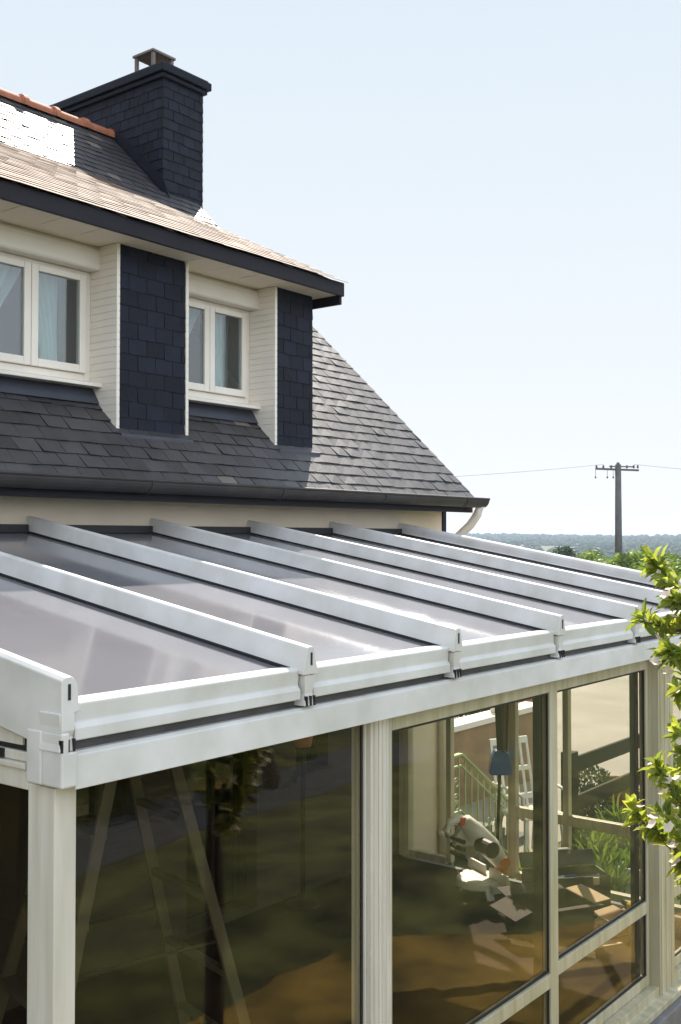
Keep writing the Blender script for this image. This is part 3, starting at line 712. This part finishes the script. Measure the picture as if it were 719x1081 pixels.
def open_box(name, loc, rz, L_, W_, H, label, m, flap=.14, cat='box'):
    t = tag(empty(name, loc), label, cat)
    b = MB(); w_ = .006
    b.box(-L_/2, L_/2, -W_/2, W_/2, 0, .008); b.box(-L_/2, L_/2, -W_/2, -W_/2+w_, .008, H); b.box(-L_/2, L_/2, W_/2-w_, W_/2, .008, H)
    b.box(-L_/2, -L_/2+w_, -W_/2+w_, W_/2-w_, .008, H); b.box(L_/2-w_, L_/2, -W_/2+w_, W_/2-w_, .008, H)
    b.build('carton', m[0], t)
    for k_, (p0, d_, ln) in enumerate((((0,-W_/2,H), (0,-1,.25), L_), ((0,W_/2,H), (0,1,.15), L_), ((-L_/2,0,H), (-1,0,-.35), W_), ((L_/2,0,H), (1,0,.1), W_))):
        d_ = Vector(d_).normalized()*flap; p0 = Vector(p0); q = MB()
        q.bar(p0+d_*.03, p0+d_, ln-.01, .005); q.build('flap', m[1] if k_ == 3 else m[0], t)
    t.rotation_euler = (0,0,rz)
    return t
open_box('cardboard_box', (6.98, 3.58, FZ), R(-30), .50, .36, .22, 'dark brown open cardboard box with one flap coloured pale as if sunlit on the veranda floor', (M['card_dark'], M['card']))  # single paler flap paints the sunlight into its colour
open_box('small_carton', (7.30, 3.20, FZ), R(-15), .26, .17, .10, 'small tan carton beside the yellow power tool', (M['card'], M['card']), flap=.07)
for (x_, y_, w_, l_, a_, lb) in ((6.70, 3.42, .11, .62, 12, 'long pale cardboard strip in front of the dark brown box'), (7.08, 3.12, .10, .46, 62, 'narrow pale cardboard strip beside the grey tool bag')):
    m = MB(); pts = [(-w_/2, -l_/2), (w_/2, -l_/2+.03), (w_/2-.02, l_/2), (-w_/2+.015, l_/2-.04)]
    m.prism(pts, 'z', .001, .007); o = m.build('cardboard_sheet', M['card_pale']); o.location = (x_, y_, FZ); o.rotation_euler = (0,0,R(a_)); tag(o, lb, 'cardboard', 'cardboard sheets on the veranda floor')
# yellow power tool (cordless drill) and a grey tool bag
t = tag(empty('power_tool', (7.44, 3.12, FZ)), 'yellow and black power tool lying beside the grey tool bag', 'power tool')
m = MB(); m.tube([(-.10,0,.10),(.02,0,.10),(.07,0,.10)], [.036,.036,.026], 14); m.box(-.12,-.02,-.034,.034,.085,.155); m.build('housing', M['yellow'], t, bevel=.006)
MB().tube([(.07,0,.10),(.13,0,.10)], [.022,.016], 12).build('chuck', M['black'], t)
MB().bar((-.04,0,.09),(-.02,.0,.02), .04,.05).build('grip', M['black'], t, bevel=.006)
MB().box(-.08,.05,-.04,.04,.0,.045).build('battery', M['yellow'], t, bevel=.006)
t.rotation_euler = (0,0,R(60)); t.scale = (1.3,1.3,1.3)
t = tag(empty('tool_bag', (7.22, 2.98, FZ)), 'grey fabric tool bag slumped on the floor behind the low rail', 'bag')
m = MB(); rg = []
for z_, s_ in ((0, .95), (.05, 1.05), (.12, 1.0), (.17, .75), (.19, .55)):
    rg.append([(.19*s_*math.copysign(abs(math.cos(a))**.6, math.cos(a))+.01*math.sin(5*a+z_*30), .10*s_*math.copysign(abs(math.sin(a))**.6, math.sin(a))+.008*math.cos(7*a+z_*40), z_) for a in [2*math.pi*k/28 for k in range(28)]])
m.loft(rg); m.build('bag_body', M['greyp'], t, smooth=True)
for yy in (-.05, .05): MB().tube([(-.08,yy,.17),(-.06,yy,.25),(.06,yy,.25),(.08,yy,.17)], .009, 8).build('carry_handle', M['black'], t, smooth=True)
t.rotation_euler = (0,0,R(20))
# upturned broom
t = tag(empty('broom', (7.76, 4.40, FZ)), 'upturned broom with blue head and long brown bristles leaning in the doorway', 'broom')
MB().tube([(-.10,.0,.01),(-.02,0,1.15)], .013, 10).build('handle', M['wood_dark'], t, smooth=True)
m = MB(); m.loft([[(x_*w_-.015, y_*.045, z_) for x_, y_ in ((-1,-1),(1,-1),(1,1),(-1,1))] for w_, z_ in ((.085, .86), (.092, .88), (.075, 1.0), (.045, 1.06))])
m.xf(Matrix.Rotation(R(-50), 4, 'Z')); m.build('head', M['blue'], t, bevel=.008)
m = MB()
for k in range(60):
    a = rnd.uniform(-.035,.035); b = rnd.uniform(-.03,.03); m.bar((a, b, 1.04), (a*1.5+rnd.uniform(-.01,.01), b*1.4, 1.04+rnd.uniform(.36,.46)), .012, .012)
m.build('bristles', M['bristle'], t)
# orange flower pot against the house wall inside
t = tag(empty('flower_pot', (6.32, 5.30, FZ)), 'terracotta pot of orange flowers on a stand behind the first glass panel', 'flower pot')
MB().lathe((0,0,1.20), [(.0,0),(.06,0),(.085,.13),(.09,.13),(.09,.15),(.0,.15)], 18).build('pot', M['terracotta'], t)
MB().tube([(0,0,0.02),(0,0,1.2)], .02, 8).lathe((0,0,0), [(0,0),(.13,0),(.13,.02),(0,.02)], 18).build('stand', M['wood_dark'], t)
m = MB()
for k in range(46):
    c = Vector((rnd.gauss(0,.06), rnd.gauss(0,.05), 1.42+rnd.gauss(0,.05))); n_ = Vector((rnd.gauss(0,1), rnd.gauss(0,1), rnd.gauss(0,1))).normalized(); a = n_.orthogonal().normalized()*.022; b = n_.cross(a)
    m.add([c-a-b, c+a-b, c+a+b, c-a+b], [(0,1,2,3)])
m.build('flowers', M['orange'], t, fix=False)

# ------------------------------------------------------------------ outside the end wall
def railing():
    t = tag(empty('stair_railing', (8.5, 5.08, GZ)), 'pale green wrought iron stair railing with scrolls sloping down beside the house', 'railing')
    y = 5.10; p0 = Vector((8.10, y, -1.92)); p1 = Vector((8.26, y, -1.92)); p2 = Vector((9.12, y, -2.50))
    m = MB(); m.bar(p0, p1, .05, .02); m.bar(p1, p2, .05, .02); m.build('handrail', M['iron'], t, bevel=.003)
    m = MB(); dz = Vector((0,0,-.10)); m.bar(p0+dz, p1+dz, .02, .015); m.bar(p1+dz, p2+dz, .02, .015); dz = Vector((0,0,-.50)); m.bar(p0+dz, p1+dz, .02, .015); m.bar(p1+dz, p2+dz, .02, .015); m.build('lower_rail', M['iron'], t)
    for k in range(10):
        x_ = 8.115+.108*k; top = -1.92 if x_ < 8.26 else -1.92-(x_-8.26)*.58/.86
        MB().box(x_-.007, x_+.007, y-.007, y+.007, top-.495 if k not in (0, 9) else GZ+.0, top-.01).build('baluster', M['iron'], t)
    for cx_, cz_ in ((8.17,-2.16),(8.17,-2.30),(8.82,-2.42),(8.75,-2.62),(8.17,-2.36),(8.86,-2.65)):
        m = MB(); pts = []
        for k in range(22):
            a = k*.42; r_ = .012+.0018*k; pts.append((cx_+r_*math.cos(a), y-.01, cz_+r_*math.sin(a)))
        m.tube(pts, .005, 6); m.build('scroll', M['iron'], t)
railing()
st_ = MB()
for k in range(4): st_.box(8.68+.24*k, 8.92+.24*k, 5.16, 5.9, GZ, FZ+.10-.08*k)
tag(st_.build('stone_steps', M['concrete'], bevel=.01), 'grey concrete steps running down beside the house corner behind the green railing', 'steps')

def garden_chair(x, y, rz):
    t = tag(empty('garden_chair', (x, y, GZ)), 'white plastic garden chair with slatted back behind the green railing', 'chair')
    s = MB(); s.box(-.23,.23,-.22,.22,.42,.45)
    s.build('seat', M['white_plastic'], t, bevel=.01)
    b = MB(); tilt = .10
    def yy(z_): return .22+(z_-.45)*.22
    for z0, z1 in ((.50,.55),(.76,.80),(1.01,1.07)): b.loft([[(-.22,yy(z_),z_),(.22,yy(z_),z_),(.22,yy(z_)+.02,z_),(-.22,yy(z_)+.02,z_)] for z_ in (z0,z1)])
    for k in range(6):
        x0 = -.22+.088*k-.0; x0 = -.22+k*.083; b.loft([[(x0,yy(z_)+.003,z_),(x0+.026,yy(z_)+.003,z_),(x0+.026,yy(z_)+.018,z_),(x0,yy(z_)+.018,z_)] for z_ in (.44,1.05)])
    b.build('backrest', M['white_plastic'], t)
    for sx in (-1,1):
        MB().bar((sx*.20,-.19,.42),(sx*.23,-.23,.0),.045,.03).build('leg', M['white_plastic'], t, bevel=.004)
        MB().bar((sx*.20,.19,.44),(sx*.23,.27,.0),.045,.03).build('leg', M['white_plastic'], t, bevel=.004)
        m = MB(); m.tube([(sx*.24,-.20,.43),(sx*.25,-.20,.64),(sx*.25,-.10,.67),(sx*.25,.26,.68)], .018, 8); m.build('armrest', M['white_plastic'], t, smooth=True)
    t.rotation_euler = (0,0,rz)
garden_chair(9.12, 4.86, R(-25))

# timber fence
t = tag(empty('timber_fence', (11, 4.62, GZ)), 'dark brown post and rail timber fence along the pale driveway', 'fence')
for k in range(7): MB().box(9.36+2.2*k, 9.50+2.2*k, 4.56, 4.68, GZ, -2.02).build('post', M['wood_dark'], t, bevel=.01)
for z_ in (-2.15, -2.52):
    MB().box(9.50, 22.56, 4.575, 4.615, z_-.075, z_+.075).build('rail', M['wood_dark'], t, bevel=.01)

# low wall with white coping
t = tag(empty('low_wall', (10.8, 6.4, GZ)), 'brown rendered low wall with white coping behind the green railing', 'wall')
MB().box(9.0, 12.25, 6.40, 6.58, GZ, -2.14).build('wall_body', M['brown_render'], t)
MB().box(8.97, 12.28, 6.35, 6.63, -2.139, -2.07).build('coping', M['coping'], t, bevel=.01)
MB().box(11.25, 11.37, 6.46, 6.54, -2.069, -1.83).build('post', M['coping'], t, bevel=.006)

# ------------------------------------------------------------------ foliage helpers
def leaf(mb, c, d, n_, L_, W_, fold=.3):
    d = d.normalized(); s = d.cross(n_)
    if s.length < 1e-4: s = d.orthogonal()
    s.normalize(); n_ = s.cross(d).normalized()
    b = c; m1 = c+d*L_*.35-n_*L_*.02; tip = c+d*L_-n_*L_*.18
    m2 = c+d*L_*.72-n_*L_*.06
    w1 = W_*.5; up = n_*W_*fold
    mb.add([b, m1+s*w1+up, m2+s*w1*.75+up*.8, tip, m2-s*w1*.75+up*.8, m1-s*w1+up, m1, m2],
           [(0,1,6),(1,2,7,6),(2,3,7),(0,6,5),(6,7,4,5),(7,3,4)])
def rv(): 
    while True:
        v = Vector((rnd.uniform(-1,1), rnd.uniform(-1,1), rnd.uniform(-1,1)))
        if .05 < v.length < 1: return v.normalized()
def quadleaf(mb, c, s):
    n_ = rv(); a = n_.orthogonal().normalized()*s; b = n_.cross(a)*.6
    mb.add([c-a, c-b, c+a, c+b+n_*s*.2], [(0,1,2,3)])
def clump_tree(name, m, h, wd, nclump, nleaf, ls, trunk=.3, base=.2):
    t = empty(name, (0,0,0)); tr = MB(); tr.tube([(0,0,-.3),(.05*h*.2,0,h*.3),(0,.03*h,h*.62)], [h*.03*trunk*3, h*.022*trunk*3, h*.008], 8)
    cr = MB()
    for k in range(nclump):
        a = rnd.uniform(0, 2*math.pi); v = rnd.random()**.8; zz = base+ (1-base)*v
        prof_ = math.sin(math.pi*min(1, (.18+.80*v)))**.6
        rr_ = wd*.5*prof_*rnd.uniform(.35,1.0)
        c = Vector((rr_*math.cos(a), rr_*math.sin(a), h*zz-h*.06))
        sz = wd*rnd.uniform(.11,.2)
        if k % 3 == 0: tr.tube([(0,0,h*min(.55,zz*.6)), c], [h*.009, h*.003], 5, cap=False)
        for j in range(nleaf):
            p = rv()*sz*rnd.random()**.35; p.z *= .75
            quadleaf(cr, c+p, ls*rnd.uniform(.6,1.3))
    tr.build('trunk', M['bark'], t); cr.build('crown', m, t, fix=False)
    return t

# topiary shrub in the yard (ball on a taller lobe), plants, planter, pots
def shrub(name, loc, lobes, m, label, cat, nl, ls, trunk_h, group=None):
    t = tag(empty(name, loc), label, cat, group)
    MB().tube([(0,0,0),(.02,.01,trunk_h)], [.03,.02], 8).build('trunk', M['bark'], t)
    c_ = MB()
    for (x_, y_, z_, rx_, rz__) in lobes:
        for k in range(nl):
            v = rv()*(rnd.random()**.25); c = Vector((x_+v.x*rx_, y_+v.y*rx_, z_+v.z*rz__))
            leaf(c_, c, v+rv()*.7, rv(), ls*rnd.uniform(.7,1.3), ls*.5)
    c_.build('foliage', m, t, fix=False); return t
shrub('topiary_shrub', (10.7, 4.98, GZ), [(0,0,.42,.20,.14),(.02,0,.16,.17,.15),(0,.02,.28,.08,.08)], M['leaf_dark'], 'dark clipped two-ball topiary shrub beyond the timber fence', 'shrub', 700, .045, .4)
shrub('flowering_shrub', (11.1, 4.2, GZ), [(0,0,.45,.38,.42),(-.3,.1,.3,.3,.28)], M['leaf_mid'], 'loose green shrub growing against the timber fence', 'shrub', 420, .07, .4)
t = tag(empty('plant_pot', (11.25, 4.95, GZ)), 'terracotta pot standing by the topiary shrub behind the fence', 'pot')
MB().lathe((0,0,0), [(0,0),(.10,0),(.15,.30),(.17,.30),(.17,.36),(.14,.36),(.13,.31),(0,.31)], 20).build('pot_body', M['terracotta'], t)
MB().lathe((0,0,.312), [(0,0),(.125,0),(.1,.02),(0,.03)], 16).build('soil', M['soil'], t)
def planter(x, y, rz):
    t = tag(empty('planter_box', (x, y, GZ)), 'white rectangular planter box among the plants outside the end glazing', 'planter')
    b = MB(); L_, W_, H = .56, .26, .22; w_ = .02
    b.box(-L_/2, L_/2, -W_/2, W_/2, 0, .02); b.box(-L_/2, L_/2, -W_/2, -W_/2+w_, .02, H); b.box(-L_/2, L_/2, W_/2-w_, W_/2, .02, H)
    b.box(-L_/2, -L_/2+w_, -W_/2+w_, W_/2-w_, .02, H); b.box(L_/2-w_, L_/2, -W_/2+w_, W_/2-w_, .02, H)
    b.build('trough', M['white_plastic'], t, bevel=.005)
    MB().box(-L_/2+w_, L_/2-w_, -W_/2+w_, W_/2-w_, .02, H-.04).build('soil', M['soil'], t)
    t.rotation_euler = (0,0,rz)
planter(8.98, 3.74, R(10))
spots = [(8.5,4.15,.32),(8.75,3.98,.42),(9.05,4.2,.5),(8.45,3.80,.28),(9.3,3.95,.5),(9.0,3.6+.2,.3),(9.7,4.25,.6),(9.45,3.5,.42),(8.6,3.25,.3),(9.1,3.1,.4),(10.1,3.8,.55),(8.35,4.35,.3)]
desc = ['low bright green clump just outside the end glazing', 'bushy plant behind the black toolbox', 'taller arching plant in front of the fence', 'small leafy clump nearest the end wall', 'arching green plant behind the white planter', 'low plant touching the white planter', 'tall plant against the first fence rail', 'leafy plant right of the white planter', 'small plant by the veranda corner', 'leafy plant outside the last front panel', 'tall leafy plant under the fence rail', 'small clump beside the doorway']
for (x_, y_, h_), ds_ in zip(spots, desc):
    t = tag(empty('garden_plant', (x_, y_, GZ)), ds_, 'plant', 'plants outside the end glazing'); c_ = MB()
    for k in range(int(170*h_)+40):
        a = rnd.uniform(0, 6.28); r_ = rnd.uniform(0, .16); c = Vector((r_*math.cos(a), r_*math.sin(a), rnd.uniform(.0, h_*.7)))
        leaf(c_, c, Vector((math.cos(a)*rnd.uniform(.2,1), math.sin(a)*rnd.uniform(.2,1), rnd.uniform(.3,1.6))), rv(), rnd.uniform(.10,.2), rnd.uniform(.02,.045))
    c_.build('leaves', M['leaf_light' if rnd.random() < .6 else 'leaf_mid'], t, fix=False)
shrub('yard_bush', (13.2, 8.6, GZ), [(0,0,.7,1.0,.75),(1.4,.2,.6,.9,.65),(-1.3,.2,.6,.9,.6)], M['leaf_dark'], 'dark green bush growing behind the low coped wall', 'bush', 1300, .10, .5)
t = tag(empty('tall_urn', (13.15, 7.2, GZ)), 'large terracotta urn beyond the end of the coped wall', 'urn')
MB().lathe((0,0,0), [(0,0),(.14,0),(.26,.35),(.30,.7),(.22,1.0),(.27,1.08),(.2,1.08),(0,1.0)], 22).build('urn_body', M['terracotta'], t, smooth=True)

# ------------------------------------------------------------------ garden behind / beside the camera (seen in the reflections)
for (x_, y_, r_, h_, lb) in ((2.5,-7.5,1.5,2.4,'rounded dark hedge shrub at the back of the lawn, widest one'), (6.4,-8.2,1.3,2.0,'dark shrub at the back of the lawn beside the widest one'), (9.6,-5.5,1.2,1.7,'dark shrub at the right corner of the lawn')):
    shrub('garden_shrub', (x_, y_, GZ), [(0,0,h_*.55,r_,h_*.5)], M['leaf_dark'], lb, 'shrub', 1800, .16, h_*.5, 'shrubs at the back of the lawn')

for (x_, y_, h_, w_, lb) in ((5.6, -3.9, 3.4, 2.3, 'small dark apple tree on the lawn, the nearer one'), (9.8, -3.6, 3.0, 2.2, 'small dark apple tree on the lawn, the farther one')):
    o = clump_tree('apple_tree', M['leaf_mid'], h_, w_, 40, 70, .05, base=.4); o.location = (x_, y_, GZ); tag(o, lb, 'tree', 'apple trees on the lawn')
t = tag(empty('garden_hedge', (12, -6.2, GZ)), 'long dark clipped hedge closing the lawn in front of the veranda', 'hedge')
c_ = MB(); trk = MB()
for k in range(7000):
    a = rnd.uniform(-9.5, 11); h_ = rnd.random()**.6*1.7+.05; sd_ = rnd.choice((-1, 1))*rnd.uniform(.25, .42) if h_ < 1.5 else rnd.uniform(-.4, .4)
    leaf(c_, Vector((a, sd_, h_)), Vector((rnd.uniform(-.5,.5), sd_*1.5+rnd.uniform(-.4,.4), rnd.uniform(-.2,.8))), rv(), rnd.uniform(.10,.17), .07)
c_.build('foliage', M['leaf_dark'], t, fix=False)
trk.box(-9.4, 10.9, -.22, .22, 0, 1.45); trk.build('inner_twigs', M['bark'], t)
pth = MB(); pth.add([(-12, -2.6, GZ+.009), (13, -4.4, GZ+.009), (13, -3.1, GZ+.009), (-12, -1.5, GZ+.009)], [(0,1,2,3)])
tag(pth.build('path', M['path']), kind='structure')

# fruit tree beside the camera, branches reaching into the frame
def fruit_tree():
    t = tag(empty('fruit_tree', (4.15, 1.05, GZ)), 'young fruit tree with bright green leaves and white blossom in front of the veranda', 'tree')
    m = MB(); base = Vector((4.15, 1.05, GZ)); fork = Vector((4.12, 1.10, -1.55)); top = Vector((4.02, 1.28, -.45))
    m.tube([base-Vector((0,0,.1)), base.lerp(fork,.5)+Vector((.02,0,0)), fork, top], [.055,.048,.04,.018], 10)
    def pt(px, py, dd_):
        u = (px-360)/1140; return Vector((.788+.616*u, .616-.788*u, (568-py)/1140))*dd_
    limbs = []
    tw = [ # root, px, py, depth : tips measured on the photo at varied depth
        (top, 689, 592, 4.1), (top, 712, 632, 3.9), (top, 676, 655, 4.0), (top, 735, 600, 4.2), (top, 760, 640, 3.8), (top, 700, 690, 3.8),
        (top, 714, 728, 4.2), (top, 780, 600, 4.0), (top, 740, 680, 4.1), (fork, 712, 770, 3.9), (fork, 668, 852, 4.0), (fork, 690, 806, 3.9), (fork, 706, 842, 4.1),
        (fork, 700, 858, 3.8), (fork, 735, 800, 4.2), (fork, 740, 870, 3.8), (fork, 714, 905, 4.0), (fork, 760, 740, 4.1), (fork, 790, 820, 4.0), (fork, 800, 700, 3.9),
        (fork, 720, 700, 4.1), (fork, 830, 760, 4.2), (top, 820, 620, 3.9), (fork, 730, 930, 4.0), (fork, 780, 900, 3.9), (top, 705, 615, 4.0), (top, 722, 655, 4.1), (fork, 716, 815, 4.1), (fork, 722, 845, 3.9)]
    lv = MB(); pe = MB()
    for i, (rt_, px, py, dd_) in enumerate(tw):
        tip = pt(px, py, dd_); mid = rt_.lerp(tip, .5) + Vector((rnd.uniform(-.04,.04), rnd.uniform(-.04,.04), rnd.uniform(-.05,.03)))
        if rt_ is fork: mid.z -= .03
        pts = [rt_, rt_.lerp(mid,.6)+Vector((.02,.01,-.01)), mid, mid.lerp(tip,.55)+rv()*.012, tip]
        m.tube(pts, [.014,.011,.008,.005,.002], 6)
        ln = (tip-rt_).length
        nlf = int(150*min(1.0, ln)) + 26
        for k in range(nlf):
            u = 1-(rnd.random()**1.25)*.72
            seg = u*4; j = min(3, int(seg)); c = pts[j].lerp(pts[j+1], seg-j) + rv()*.022*rnd.random()
            dr = (pts[min(j+1,4)]-pts[j]).normalized()*.5 + rv()*.9 + Vector((0,0,.12))
            leaf(lv, c, dr, (Vector((0,0,1))+rv()*.8), rnd.uniform(.036,.085), rnd.uniform(.018,.036), fold=rnd.uniform(.1,.45))
            if rnd.random() < .08:
                c2 = c+rv()*.05
                n_ = (Vector((0,0,1))+rv()*.9).normalized(); a = n_.orthogonal().normalized(); b = n_.cross(a)
                for p_ in range(5):
                    an = p_*2*math.pi/5; e = a*math.cos(an)+b*math.sin(an); f_ = n_.cross(e)
                    pe.add([c2, c2+e*.014+f_*.011+n_*.005, c2+e*.024+n_*.008, c2+e*.014-f_*.011+n_*.005], [(0,1,2,3)])
    m.build('trunk', M['bark'], t, smooth=True); lv.build('leaves', M['leaf_near'], t, fix=False); pe.build('blossom', M['petal'], t, fix=False)
fruit_tree()

# ------------------------------------------------------------------ utility pole
def pole(x, y, zt):
    t = tag(empty('utility_pole', (x, y, GZ)), 'grey utility pole with short crossarm and insulators beyond the veranda roof', 'utility pole')
    h = zt-GZ
    MB().tube([(0,0,-.2),(0,0,h*.5),(0,0,h)], [.20,.175,.15], 12).build('shaft', M['pole'], t, smooth=True)
    MB().tube([(0,0,h),(0,0,h+.10)], [.09,.07], 10).build('cap', M['pole'], t)
    dx, dy = .616, -.788   # crossarm faces the camera side of the yard
    MB().bar((-1.15*dx,-1.15*dy,h-.22),(1.05*dx,1.05*dy,h-.30), .09,.10).build('crossarm', M['pole'], t)
    MB().bar((-.45*dx,-.45*dy,h-.10),(.75*dx,.75*dy,h-.12), .07,.06).build('upper_arm', M['pole'], t)
    for s_ in (-1.1,-.75,-.35,.45,.8,1.0):
        z0 = h-.20; m = MB(); m.lathe((s_*dx, s_*dy, z0), [(0,0),(.03,0),(.06,.04),(.04,.08),(.06,.12),(.02,.17),(0,.17)], 10); m.build('insulator', M['greyp'], t)
    for s_ in (-1.15,-.55,-.25): 
        m = MB(); m.tube([(s_*dx,s_*dy,h-.25),(s_*dx,s_*dy,h-.60)], .012, 6); m.lathe((s_*dx, s_*dy, h-.72), [(0,0),(.04,.02),(.05,.08),(0,.14)], 8); m.build('insulator', M['greyp'], t)
    for s_, tgt in ((-.75, Vector((-34, 22, -.9))), (.8, Vector((44, -26, .5)))):
        a = Vector((s_*dx, s_*dy, h)); pts = []
        for k in range(25):
            u = k/24; p = a + tgt*u; p.z = a.z + tgt.z*u - 3.0*u*(1-u)*1.2; pts.append(p)
        MB().tube(pts, .008, 5).build('wire', M['pole'], t)
pole(52.0, 22.7, 3.75)

# ------------------------------------------------------------------ trees
protos = []
for i, (mm, h_, w_) in enumerate((('leaf_mid', 10, 9), ('leaf_light', 8, 8), ('leaf_dark', 12, 9.5))):
    protos.append(clump_tree(('broad_tree','round_tree','tall_tree')[i], M[mm], h_, w_, 60, 60, .26))
used = [False]*3
def place_tree(i, x, y, s, label, group):
    p = protos[i]
    if not used[i]: used[i] = True; o = p
    else: o = copy_tree(p)
    o.location = (x, y, gz(x, y)); o.scale = (s*rnd.uniform(.9,1.2), s*rnd.uniform(.9,1.2), s); o.rotation_euler = (0,0,rnd.uniform(0,6.28))
    tag(o, label, 'tree', group); return o
bands = [(150, 24, .55, .68), (200, 34, .85, 1.0), (300, 34, 1.0, 1.2)]
names = ['mid green broad tree in the valley beyond the utility pole', 'bright green round tree in the valley beyond the utility pole', 'dark tall tree in the valley beyond the utility pole']
for dist, n_, s0, s1 in bands:
    for k in range(n_):
        az = R(-6) + (R(40)-R(-6))*(k+rnd.uniform(-.3,.3))/n_
        r_ = dist*rnd.uniform(.9,1.12); i = rnd.choice((0,0,1,1,2))
        place_tree(i, r_*math.cos(az), r_*math.sin(az), rnd.uniform(s0, s1)*(.9 if i == 2 else 1), names[i], 'trees in the valley, ' + ('mid green', 'bright green', 'dark')[i])
# nearer bushes along the field edge
bproto = clump_tree('field_bush', M['leaf_light'], 2.0, 3.4, 34, 60, .11, base=.05)
for k, (px, r_, s) in enumerate(((600,58,.9),(628,62,1.0),(672,56,1.08),(700,60,1.0),(735,57,1.05),(770,61,1.0),(560,66,.95))):
    o = bproto if k == 0 else copy_tree(bproto)
    u = (px-360)/1140; v = Vector((.788+.616*u, .616-.788*u, 0)).normalized()*r_
    o.location = (v.x, v.y, gz(v.x, v.y)); o.scale = (s*1.2, s*1.2, s); o.rotation_euler = (0,0,k*1.3)
    tag(o, 'bright green bush in the hedgerow at the edge of the field', 'bush', 'hedgerow bushes at the field edge')
# far woods, one mass
fw = MB()
for k in range(8000):
    az = rnd.uniform(R(-12), R(55)); r_ = rnd.uniform(420, 2700); x_, y_ = r_*math.cos(az), r_*math.sin(az)
    if mnoise.noise(Vector((x_/160, y_/160, 7))) < -.12+(-.5 if r_ > 1500 else 0) and rnd.random() < .9: continue
    s = rnd.uniform(4, 8); z_ = gz(x_, y_)
    n1 = 7; rg = []
    for zz, rr_ in ((0, .8), (.45, 1.05), (.85, .7), (1.05, .2)):
        rg.append([(x_+s*rr_*rnd.uniform(.8,1.2)*math.cos(2*math.pi*j/n1), y_+s*rr_*rnd.uniform(.8,1.2)*math.sin(2*math.pi*j/n1), z_-1+s*zz*rnd.uniform(.9,1.1)) for j in range(n1)])
    fw.loft(rg)
tag(fw.build('far_woods', M['wood_far'], fix=False), 'distant wooded hills fading to blue on the horizon', 'woods', kind='stuff')

# ------------------------------------------------------------------ haze
HAZE = True
if HAZE:
    hz = MB(); hz.box(-7000, 7000, -7000, 7000, -60, 45)
    hm = bpy.data.materials.new('haze'); hm.use_nodes = True; hn = hm.node_tree; hn.nodes.clear()
    ho = hn.nodes.new('ShaderNodeOutputMaterial'); pv = hn.nodes.new('ShaderNodeVolumePrincipled')
    pv.inputs['Color'].default_value = (.62, .76, 1, 1); pv.inputs['Density'].default_value = .00021; pv.inputs['Anisotropy'].default_value = .3
    hn.links.new(pv.outputs[0], ho.inputs['Volume'])
    tag(hz.build('haze', hm), 'pale blue summer haze over the valley', 'haze', kind='stuff')
